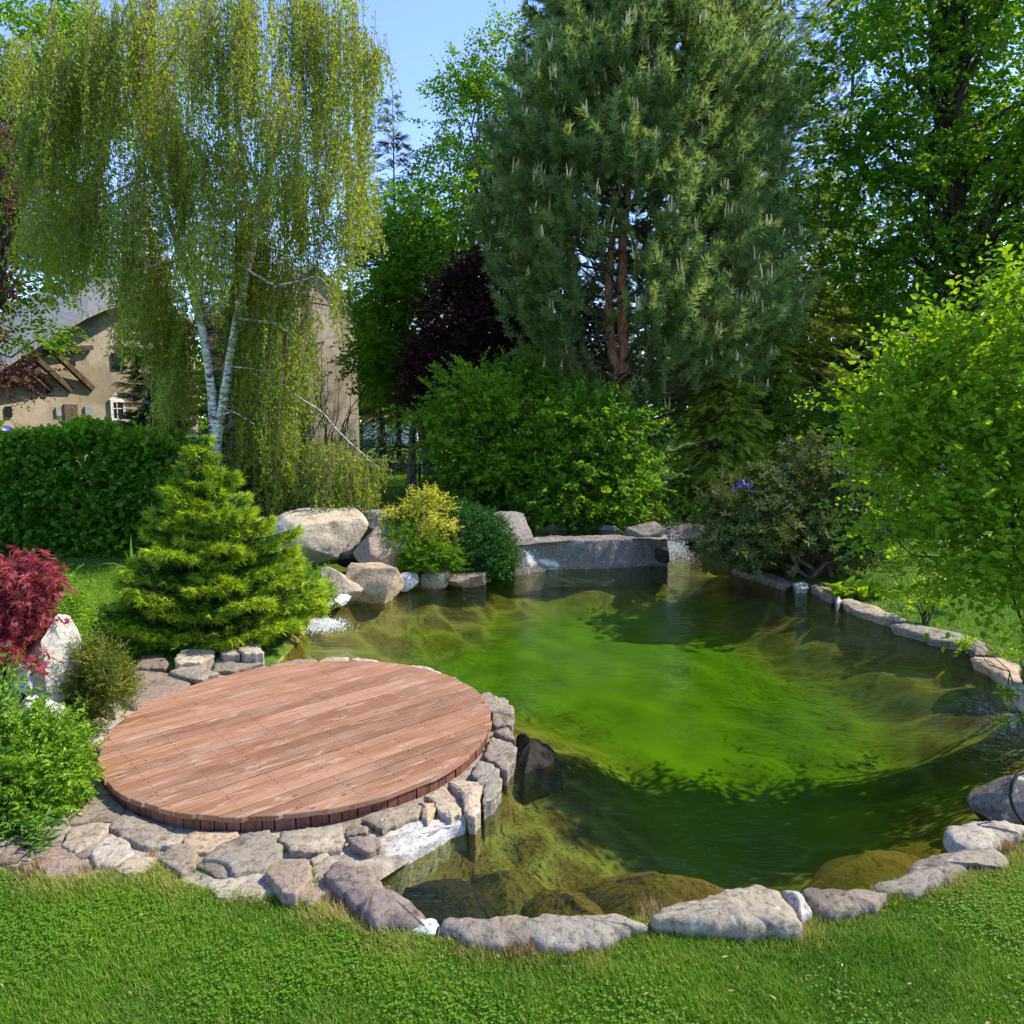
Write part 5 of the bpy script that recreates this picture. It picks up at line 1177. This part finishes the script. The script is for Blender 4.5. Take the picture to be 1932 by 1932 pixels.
tress = [(690,50,265,24),(655,-40,330,30),(610,-40,400,36),(690,330,500,16),(648,400,560,16),(592,400,560,20),(555,310,540,30),(628,500,650,9),(705,90,160,14),(718,95,170,9),
 (480,-40,270,36),(525,140,430,36),(420,-40,330,40),(350,-40,300,36),(330,230,470,32),(400,400,610,24),(260,-40,330,40),(200,0,350,36),(150,90,420,36),(90,130,400,32),(60,200,430,26),(110,380,560,26),(70,380,540,26),(160,380,545,28),(235,350,600,24),(228,520,690,12),
 (312,480,720,24),(345,560,830,30),(470,480,770,30),(500,540,900,38),(540,590,950,38),(545,660,900,26),(560,780,985,26),(625,830,965,30),(640,815,1000,26),(665,850,1005,30),(690,860,960,18),(718,856,915,9),(450,600,790,20),(480,790,950,26),(300,120,480,26),(180,250,520,26),(560,-20,300,34),(440,250,520,26),(380,250,420,26),(120,60,300,30),(30,60,260,24),(510,330,560,26),(640,240,420,18),(570,960,1045,10),(390,470,640,14),(255,300,560,24),(290,450,770,20),(335,600,840,20),(360,420,580,18),(450,430,720,22),(500,450,740,26),(540,480,780,24),(575,520,800,18),(470,700,935,24),(520,820,985,24),(600,820,995,22),(240,420,700,11),(120,330,590,18),(310,700,840,14),(560,600,860,22),(440,560,800,14)]
strands_P, strands_D, lens, rv = [], [], [], []
for _ in range(46):
    x_ = rng.uniform(50, 690); y_ = rng.uniform(-60, 420); y2_ = y_ + rng.uniform(130, 280); tress.append((x_, y_, min(y2_, 470) if x_ > 520 else y2_, 9))
for (x, y0, y1, hw) in tress:
    dep = BY + rng.uniform(-1.6, 1.5) * (1 if y1 < 700 else .6); n = int(hw * 1.75 + 4); tr_ = rng.uniform(.3, .75)
    for k_ in range(n):
        xx = x + rng.normal() * hw * .60; a0 = y0 + (y1 - y0) * rng.uniform(0, .5) ** 1.5; a1 = y1 - (y1 - y0) * abs(rng.normal()) * .30
        if a1 - a0 < 25: continue
        p_ = np.array(at(xx, a0, dep + rng.normal() * .3)); q = np.array(at(xx + rng.normal() * 12 + (xx - x) * .25, a1, dep)); strands_P.append(p_); lens.append(p_[2] - q[2]); strands_D.append((q[0] - p_[0], rng.normal() * .08, 0)); rv.append(np.clip(tr_ + rng.normal() * .12, 0, 1))
for p_, ln, d, r_ in zip(strands_P, lens, strands_D, rv):
    m_ = max(6, int(ln * 42)); t = (np.arange(m_) + rng.random(m_)) / m_
    arch = np.array(d)[None] * (t ** .6)[:, None] + np.array((rng.normal() * .08, rng.normal() * .08, 0)) * np.sin(t * 5 + rng.random() * 6)[:, None]
    q = p_ + arch; q[:, 2] -= ln * t
    ti = np.linspace(0, 1, 5); tw.tube(p_ + np.array(d)[None] * (ti ** .6)[:, None] - np.array((0, 0, 1.0)) * (ln * ti)[:, None], np.linspace(.005, .0025, 5), 3, cap=False)
    gap = np.sin(t * rng.uniform(9, 22) + rng.random() * 6.28) + .6 * np.sin(t * rng.uniform(25, 45) + rng.random() * 6.28) > -.75; q = q[gap]; m_ = len(q)
    if m_ == 0: continue
    dd = rng.normal(size=(m_, 3)) * .6 + (0, 0, -.65); s = rng.uniform(.050, .088, m_)
    lv.inst(RHOMB[0], RHOMB[1], q + rng.normal(size=(m_, 3)) * .022, dd, rdir(rng, m_), np.stack([s * .46, s, s], 1), np.clip(r_ + rng.normal(size=m_) * .18, 0, 1))
wd.build('trunk', M['bark_birch'], bi, smooth=True); tw.build('twigs', M['bark_twig'], bi); lv.build('crown', M['lf_birch'], bi)
print('birch leaves', lv.n // 4, 'pine tris', nd.n // 3)

# ================================================================== plants round the pond
# small spruce on the left shore
def small_prof(u): return np.interp(u, [0, .12, .28, .45, .62, .8, 1], [.86, 1.0, .84, .58, .40, .25, .05])
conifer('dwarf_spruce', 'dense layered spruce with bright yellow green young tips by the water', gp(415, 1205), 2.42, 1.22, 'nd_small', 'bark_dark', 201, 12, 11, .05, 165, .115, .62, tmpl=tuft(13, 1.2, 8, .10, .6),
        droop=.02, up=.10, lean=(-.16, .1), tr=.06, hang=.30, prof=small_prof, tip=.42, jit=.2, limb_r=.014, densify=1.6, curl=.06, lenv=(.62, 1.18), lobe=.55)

# red japanese maple, grey box, standing stone at the left edge
rng = np.random.default_rng(202)
jm = thing('japanese_maple', 'small japanese maple with drooping crimson leaves at the left edge', 'tree', gp(10, 1345)); lv, wd = MB(), MB()
lob = lobes_px((42,1094,58,34,5.6,.30), (10,1160,62,48,5.6,.34), (20,1222,44,34,5.5,.24), (-40,1140,90,90,5.7,.45), (85,1082,26,18,5.55,.13))
C, LC, D = clusters(rng, lob, 300, .45); P = np.repeat(C, 3, 0) + rng.normal(size=(900, 3)) * .04
twig_leaves(lv, rng, P, np.repeat(D, 3, 0) + rng.normal(size=(900, 3)) * .5 + (0, -.3, -.1), .09, 3, .082, 1.0, STAR, np.repeat(np.clip(.5 + rng.normal(size=300) * .22, 0, 1), 3), .4, .8, .9, .22, .55)
b0 = np.array(gp(10, 1345))
for i in rng.permutation(300)[:26]: limb(wd, b0 + rng.normal(size=3) * (.02, .02, 0), C[i], .014, .004, rng, .2, 8, 5, .06)
wd.build('stems', M['bark_dark'], jm, smooth=True); lv.build('leaves', M['lf_red'], jm)
gb = thing('garden_lamp', 'pale grey box on a short post under the red maple', 'lamp', gp(42, 1345)); c_ = np.array(at(40, 1280, 5.5))
s = MB(); s.box(c_, (.115, .10, .20), R(18)); s.build('lamp_box', M['grey_box'], gb); s = MB(); s.tube([(c_[0], c_[1], 0), (c_[0], c_[1], c_[2] / 2), (c_[0], c_[1], c_[2] - .1)], .022, 8); s.build('post', M['dark'], gb)
boulder('standing_stone', 'tall whitish standing stone beside the red maple', (57,1160,138,1378), 5.8, .36, 'rock_white', 203, 8, planes=(((.9,-.5,.25),.5),((-.3,-1,.1),.6)), cat='stone', rough=.06)
boulder('boulder', 'white knobbly stone at the foot of the standing stone', (50,1312,112,1392), 5.45, .3, 'rock_white', 204, 9)

def dense_shrub(name, label, base, lobes, mat, seed, n_cl, tw, per, tl, size, width, tmpl=LEAF, shell=.5, cl_r=.1, up=.4, bark='bark_dark', cat='shrub', limbs=24, limb_r=.008, droop=.15, flat=.6, rjit=.22, rb=0.0, spread=.9, group=None):
    rng = np.random.default_rng(seed); t = thing(name, label, cat, base, group); lv, wd = MB(), MB()
    C, LC, D = clusters(rng, lobes, n_cl, shell); C[:, 2] = np.maximum(C[:, 2], .03)
    k = n_cl * tw; P = np.repeat(C, tw, 0) + rng.normal(size=(k, 3)) * cl_r * .6
    dirs = np.repeat(D, tw, 0) + rng.normal(size=(k, 3)) * .5 + (0, 0, up)
    twig_leaves(lv, rng, P, dirs, tl * rng.uniform(.6, 1.2, k), per, size, width, tmpl, np.repeat(np.clip(.5 + rb + rng.normal(size=n_cl) * .2, 0, 1), tw), droop, spread, flat, rjit, .15)
    for i in rng.permutation(n_cl)[:limbs]: limb(wd, np.array(base) + rng.normal(size=3) * (.03, .03, 0), C[i], limb_r, limb_r * .3, rng, .1, 7, 4, .08)
    wd.build('stems', M[bark], t, smooth=True); lv.build('leaves', M[mat], t); return t
dense_shrub('yew_shrub', 'little golden green yew between standing stone and deck', gp(182, 1352), lobes_px((180,1305,54,44,5.9,.22), (182,1250,32,32,5.9,.14), (215,1285,24,34,5.85,.12), (142,1318,26,24,5.9,.12)), 'nd_yew', 205, 260, 7, 18, .13, .032, .26, RHOMB, .3, .05, .6, droop=-.1, spread=1.0, rjit=.25)
dense_shrub('glossy_bush', 'low bright glossy leaved bush at the lower left edge', gp(60, 1560), lobes_px((65,1440,88,92,4.75,.36), (30,1510,95,66,4.65,.36), (95,1500,56,60,4.7,.26), (-80,1450,100,120,4.8,.5), (120,1450,30,50,4.75,.16)), 'lf_gloss', 206, 760, 6, 9, .10, .040, .55, LEAF, .55, .06, .5, limbs=40)
dense_shrub('climber_plant', 'leafy pale green shoots rising above the glossy bush', gp(20, 1420), lobes_px((25,1330,40,30,5.0,.18), (60,1375,40,22,4.9,.15), (-30,1320,50,40,5.0,.2)), 'lf_weed', 207, 46, 3, 7, .22, .055, .5, LEAF, .3, .08, .7, limbs=20)
dense_shrub('leafy_plant', 'young plant with drooping lance leaves below the glossy bush', gp(45, 1605), lobes_px((50,1590,42,24,4.25,.12),), 'lf_weed', 208, 9, 3, 7, .12, .085, .30, LEAF, .3, .06, .6, limbs=9, cat='plant')
dense_shrub('feathery_shrub', 'pale green drooping shrub behind the red maple', gp(110, 1235), lobes_px((112,1130,38,40,7.0,.25), (85,1160,40,50,7.0,.25), (130,1175,20,40,6.9,.15)), 'lf_gloss', 209, 120, 5, 16, .2, .038, .35, RHOMB, .4, .08, .1, droop=.5)
dense_shrub('waterside_shrub', 'pale green shrub between spruce and cream slab at the water', gp(580, 1160), lobes_px((585,1118,32,36,10.0,.3), (560,1095,30,30,10.1,.25), (545,1130,26,30,9.9,.2)), 'lf_gloss', 210, 150, 5, 10, .14, .05, .4, LEAF, .5, .08, .5)
dense_shrub('variegated_shrub', 'yellow variegated shrub with upright sprays beside the green cushion', gp(800, 1090), lobes_px((815,1020,30,26,12.2,.28), (828,1000,22,24,12.1,.18), (796,960,26,26,12.5,.25), (832,958,16,20,12.3,.15), (745,985,26,14,12.6,.2), (812,938,8,14,12.4,.08)), 'lf_yellow', 211, 130, 5, 9, .22, .055, .55, LEAF, .35, .1, .8, rb=.08, rjit=.3)
dense_shrub('green_shrub', 'fresh green spreading shrub below the yellow variegated one', gp(800, 1090), lobes_px((775,1040,46,30,12.0,.35), (830,1052,40,26,11.9,.3), (745,1010,28,22,12.3,.3), (810,1065,30,16,11.7,.2)), 'lf_bright', 212, 230, 6, 10, .18, .05, .5, LEAF, .5, .1, .4)
dense_shrub('cushion_plant', 'smooth dark green cushion of creeping foliage left of the waterfall', gp(890, 1085), lobes_px((902,1028,66,62,12.7,.75), (862,1000,56,44,13.0,.7), (932,1050,38,38,12.5,.5), (870,1060,50,26,12.4,.5)), 'lf_cushion', 213, 900, 8, 9, .12, .042, .5, RHOMB, .82, .09, .4, limbs=12)
dense_shrub('low_creeper', 'creeping green foliage hugging the ground under the dwarf spruce', gp(265, 1225), lobes_px((250,1215,70,16,8.3,.4), (330,1225,50,10,8.0,.25), (205,1200,40,14,8.6,.3)), 'lf_mid', 214, 150, 5, 8, .14, .035, .55, LEAF, .2, .1, .3, cat='plant')
dense_shrub('fern', 'small fern at the back bank beside the mossy stump', gp(1290, 1003), lobes_px((1292,975,30,18,16.2,.3), (1220,985,26,10,16.2,.3)), 'lf_bright', 215, 40, 4, 12, .4, .06, .4, LEAF, .3, .1, .4, cat='plant')
dense_shrub('bank_plants', 'mixed green undergrowth along the back bank of the upper pool', gp(1090, 995), lobes_px((1050,975,40,18,16.2,.4), (1130,980,40,14,16.2,.4), (960,975,50,20,16.6,.4), (1190,975,26,12,16.4,.3)), 'lf_mid', 216, 150, 6, 8, .25, .07, .6, LEAF, .3, .12, .4, cat='plant')
dense_shrub('leafy_sapling', 'thin sapling with a few broad leaves behind the right bank slabs', gp(1746, 1178), lobes_px((1720,1120,26,22,9.4,.15), (1765,1105,34,18,9.5,.2), (1745,1140,26,16,9.35,.12)), 'lf_lime', 217, 16, 3, 6, .16, .085, .6, LEAF, .3, .06, .5, limbs=12, cat='sapling')
dense_shrub('bank_shrub', 'sparse dim shrub on the lawn right of the sapling', gp(1800, 1110), lobes_px((1790,1085,40,22,10.2,.3), (1690,1060,40,24,11,.3)), 'lf_mid', 218, 40, 4, 8, .2, .06, .6, LEAF, .3, .08, .5)
dense_shrub('bank_twig', 'leafy twigs dangling over the water at the right edge', gp(1950, 1380), lobes_px((1915,1330,20,26,6.1,.12), (1900,1375,14,16,6.0,.08), (1840,1215,18,22,7.2,.1), (1925,1215,14,24,6.8,.1)), 'lf_lime', 219, 16, 3, 6, .14, .06, .65, LEAF, .3, .05, .3, limbs=8, cat='twig')

# strap leaved plants
def blade(mb, rng, base, az, ln, wd_, bend, r, seg=6):
    t = np.linspace(0, 1, seg); o_ = np.array((math.cos(az), math.sin(az), 0)); sd = np.array((-math.sin(az), math.cos(az), 0))
    c_ = base + o_ * (ln * (bend * t ** 1.7))[:, None] + np.array((0, 0, 1.0)) * (ln * (t * (1 - .25 * bend) - .62 * bend * t ** 2.6))[:, None]
    w_ = wd_ * np.sin(np.clip(t * .93 + .12, 0, 1) * math.pi) ** .6
    V = np.concatenate([c_ - sd * w_[:, None] / 2, c_ + sd * w_[:, None] / 2]); mb.add(V, [(i, i + 1, seg + i + 1, seg + i) for i in range(seg - 1)], r)
rng = np.random.default_rng(220); b0 = np.array(at(248, 1078, 9.2)); b0[2] = max(0, b0[2] - .1)
s = MB()
for k_ in range(13): blade(s, rng, b0 + rng.normal(size=3) * (.04, .04, 0), rng.uniform(0, 6.28), rng.uniform(.38, .62), .042, rng.uniform(.1, .95), rng.random())
blade(s, rng, b0, 3.0, .62, .045, .9, .8); blade(s, rng, b0, 3.25, .58, .04, .8, .8); blade(s, rng, b0, 1.2, .6, .045, .05, .9)
tag(s.build('strap_plant', M['lf_weed'], loc=tuple(b0)), 'strap leaved plant with pale arching blades behind the spruce', 'plant')
s = MB()
for k_ in range(46): blade(s, rng, np.array(gp(1612, 1128)) + rng.normal(size=3) * (.22, .10, 0), rng.uniform(0, 6.28), rng.uniform(.28, .5), .12, rng.uniform(.4, .95), rng.random())
tag(s.build('hosta', M['lf_lime'], loc=gp(1612, 1128)), 'clump of broad arching hosta leaves above the pale bank slab', 'plant')

# hose on the lichened boulder
pts = np.array([at(x, y, Y) for x, y, Y in ((1945,1452,4.50),(1918,1462,4.46),(1908,1482,4.42),(1906,1505,4.40),(1914,1530,4.38),(1930,1552,4.36),(1955,1570,4.36))]); tt = np.linspace(0, 1, 20)
s = MB(); s.tube(np.stack([np.interp(tt, np.linspace(0, 1, 7), pts[:, i]) for i in range(3)], 1), .011, 8); tag(s.build('hose', M['black'], smooth=True), 'thin black hose curving over the lichened boulder', 'hose')

# ================================================================== grass
def in_poly(P, poly):
    return sdist(P, np.array(poly)) > 0
def grass(name, poly_px, n, ln, wd_, seed, straw=0.0, mat='grass', avoid=None, z=0.0, tall=0.0, extra=None):
    rng = np.random.default_rng(seed); poly = np.array([gp(x, y)[:2] for x, y in poly_px]); lo_, hi_ = poly.min(0), poly.max(0)
    P = rng.uniform(lo_, hi_, (int(n * 1.0), 2))
    # denser towards the eye
    keep = in_poly(P, poly); P = P[keep]
    sd = sdist(P, poly)
    patch = np.array([mnoise.noise((p_[0] * .9, p_[1] * .9, seed)) for p_ in P]); fine = np.array([mnoise.noise((p_[0] * 4.5, p_[1] * 4.5, seed + 9)) for p_ in P])
    k = len(P); az = rng.uniform(0, 6.283, k); tilt = np.abs(rng.normal(size=k)) * .55
    d = np.column_stack([np.cos(az) * tilt, np.sin(az) * tilt, np.ones(k)])
    edge = np.exp(-(sd / .16) ** 2)
    l = ln * rng.uniform(.55, 1.25, k) * (1 + .5 * fine) * (1 + tall * edge)
    r = np.clip(.33 + .38 * patch + .22 * fine + rng.normal(size=k) * .13, 0, .68)
    dry = rng.random(k) < (straw * edge * (.35 + np.clip(fine + .35, 0, 1)) + .035); r = np.where(dry, rng.uniform(.82, 1, k), r)
    tv = np.array([(-.5,0,0),(.5,0,0),(.36,.55,.10),(-.36,.55,.10),(0,1,.34)]); mb = MB()
    Q = np.column_stack([P, np.full(k, z - .004)]); S = np.column_stack([np.full(k, wd_) * rng.uniform(.7, 1.3, k), l, l])
    tv3 = np.array([(-.5,0,0),(.5,0,0),(.30,.6,.10),(-.30,.6,.10),(0,1,.3)])
    mb.inst(tv3, [(0,1,2,3)], Q, d, np.column_stack([np.cos(az), np.sin(az), np.full(k, .2)]), S, r)
    nv = len(tv3); mb.f.append(np.arange(k)[:, None] * nv + np.array([[3, 2, 4]])); mb.m.append(np.zeros(k, int))
    return tag(mb.build(name, M[mat]), kind='stuff')
LAWN = [(-260,1650),(0,1648),(60,1658),(130,1664),(200,1652),(270,1645),(305,1628),(335,1668),(410,1688),(480,1692),(560,1694),(605,1712),(650,1738),(705,1757),(780,1768),(840,1776),(950,1790),(1050,1798),(1130,1782),(1180,1752),(1230,1738),(1330,1742),(1500,1746),(1530,1722),(1600,1700),(1700,1682),(1780,1662),(1860,1640),(1932,1612),(2200,1560),(2300,2050),(-360,2050)]
grass('lawn_grass', LAWN, 430000, .042, .0042, 301, straw=.85, tall=.5)
grass('bank_grass', [(1560,1080),(1560,1050),(2050,1040),(2100,1250),(1932,1262),(1850,1215),(1700,1165),(1620,1130)], 70000, .07, .008, 302, straw=.15)
grass('back_lawn_grass', [(-50,1195),(20,1075),(330,1062),(430,1100),(300,1215),(240,1250),(140,1300),(-50,1300)], 90000, .06, .008, 303, straw=.1)
grass('park_grass', [(640,985),(670,862),(800,862),(930,900),(930,975)], 130000, .11, .018, 304)
# clover and dry heather
rng = np.random.default_rng(305); poly = np.array([gp(x, y)[:2] for x, y in LAWN])
P = rng.uniform(poly.min(0), poly.max(0), (60000, 2)); P = P[in_poly(P, poly)]
nz = np.array([mnoise.noise((p_[0] * 1.3, p_[1] * 1.3, 77)) for p_ in P]); P = P[nz + rng.normal(size=len(nz)) * .12 > .10][:14000]
mb = MB(); k = len(P); az0 = rng.uniform(0, 6.28, k)
for j in range(3):
    az = az0 + j * 2.094; d = np.column_stack([np.cos(az), np.sin(az), np.full(k, .25)])
    s = rng.uniform(.006, .010, k); zz_ = .024 + .012 * np.sin(np.arange(k) * 12.9898) ; mb.inst(ROUND[0], ROUND[1], np.column_stack([P, zz_]), d, np.array((0, 0, 1.0)) + np.zeros((k, 3)), s, np.clip(.3 + rng.normal(size=k) * .15, 0, .6))
tag(mb.build('clover', M['grass']), kind='stuff')
def tufts_of(name, spots, mat, ln, wd_, n, spread, seed):
    rng = np.random.default_rng(seed); mb = MB()
    for x, y, rx in spots:
        c_ = np.array(gp(x, y, .01)); k = int(n * rx / 20); az = rng.uniform(0, 6.283, k); tl = np.abs(rng.normal(size=k)) * spread
        P = c_ + np.column_stack([rng.normal(size=k) * rx * .5 / F * c_[1], rng.normal(size=k) * .035, np.zeros(k)]); l = ln * rng.uniform(.4, 1.2, k)
        mb.inst(NEEDLE[0], NEEDLE[1], P, np.column_stack([np.cos(az) * tl, np.sin(az) * tl, np.ones(k)]), np.column_stack([np.cos(az), np.sin(az), np.full(k, .2)]), np.column_stack([np.full(k, wd_), l, l]), np.clip(rng.normal(size=k) * .25 + .5, 0, 1))
    return tag(mb.build(name, M[mat]), kind='stuff')
tufts_of('dry_heather', [(1015,1786,60),(1060,1782,40),(980,1790,35)], 'straw', .06, .006, 420, .7, 306)
tufts_of('dry_grass', [(80,1632,50),(60,1650,40),(150,1646,40),(215,1640,20),(285,1618,14),(620,1700,26),(640,1725,20),(1228,1722,24),(1260,1738,40),(1340,1745,60),(1520,1722,22),(1600,1705,50),(1720,1680,60),(1850,1640,50),(1905,1600,40),(700,1752,40),(900,1788,50)], 'straw', .055, .004, 150, .8, 307)
tufts_of('joint_weeds', [(305,1590,14),(318,1575,10),(370,1640,16),(385,1650,12),(535,1610,18),(555,1605,14),(700,1568,8),(590,1650,10),(595,1670,12),(250,1395,10),(165,1440,14),(185,1370,8),(395,1268,7),(180,1425,10),(560,1640,8)], 'lf_weed', .05, .006, 60, .8, 308)

rng = np.random.default_rng(401); mb = MB(); k = 130; P = []
for _ in range(45):
    a_, r_ = rng.uniform(0, 6.28), DR * .95 * math.sqrt(rng.random()); P.append((DC[0] + r_ * math.cos(a_), DC[1] + r_ * math.sin(a_), DZ + .007))
for _ in range(k - 45):
    x_, y_ = rng.uniform(-50, 1980), rng.uniform(1700, 1960); q = gp(x_, y_, .038)
    if in_poly(np.array([q[:2]]), np.array([gp(*p_)[:2] for p_ in LAWN]))[0]: P.append(q)
k = len(P); az = rng.uniform(0, 6.28, k)
mb.inst(LEAF[0], LEAF[1], np.array(P), np.column_stack([np.cos(az), np.sin(az), rng.uniform(-.1, .3, k)]), np.array((0, 0, 1.0)) + rng.normal(size=(k, 3)) * .25, np.column_stack([rng.uniform(.006, .014, k), rng.uniform(.014, .04, k), np.full(k, .02)]), rng.random(k))
tag(mb.build('leaf_litter', M['straw']), kind='stuff')
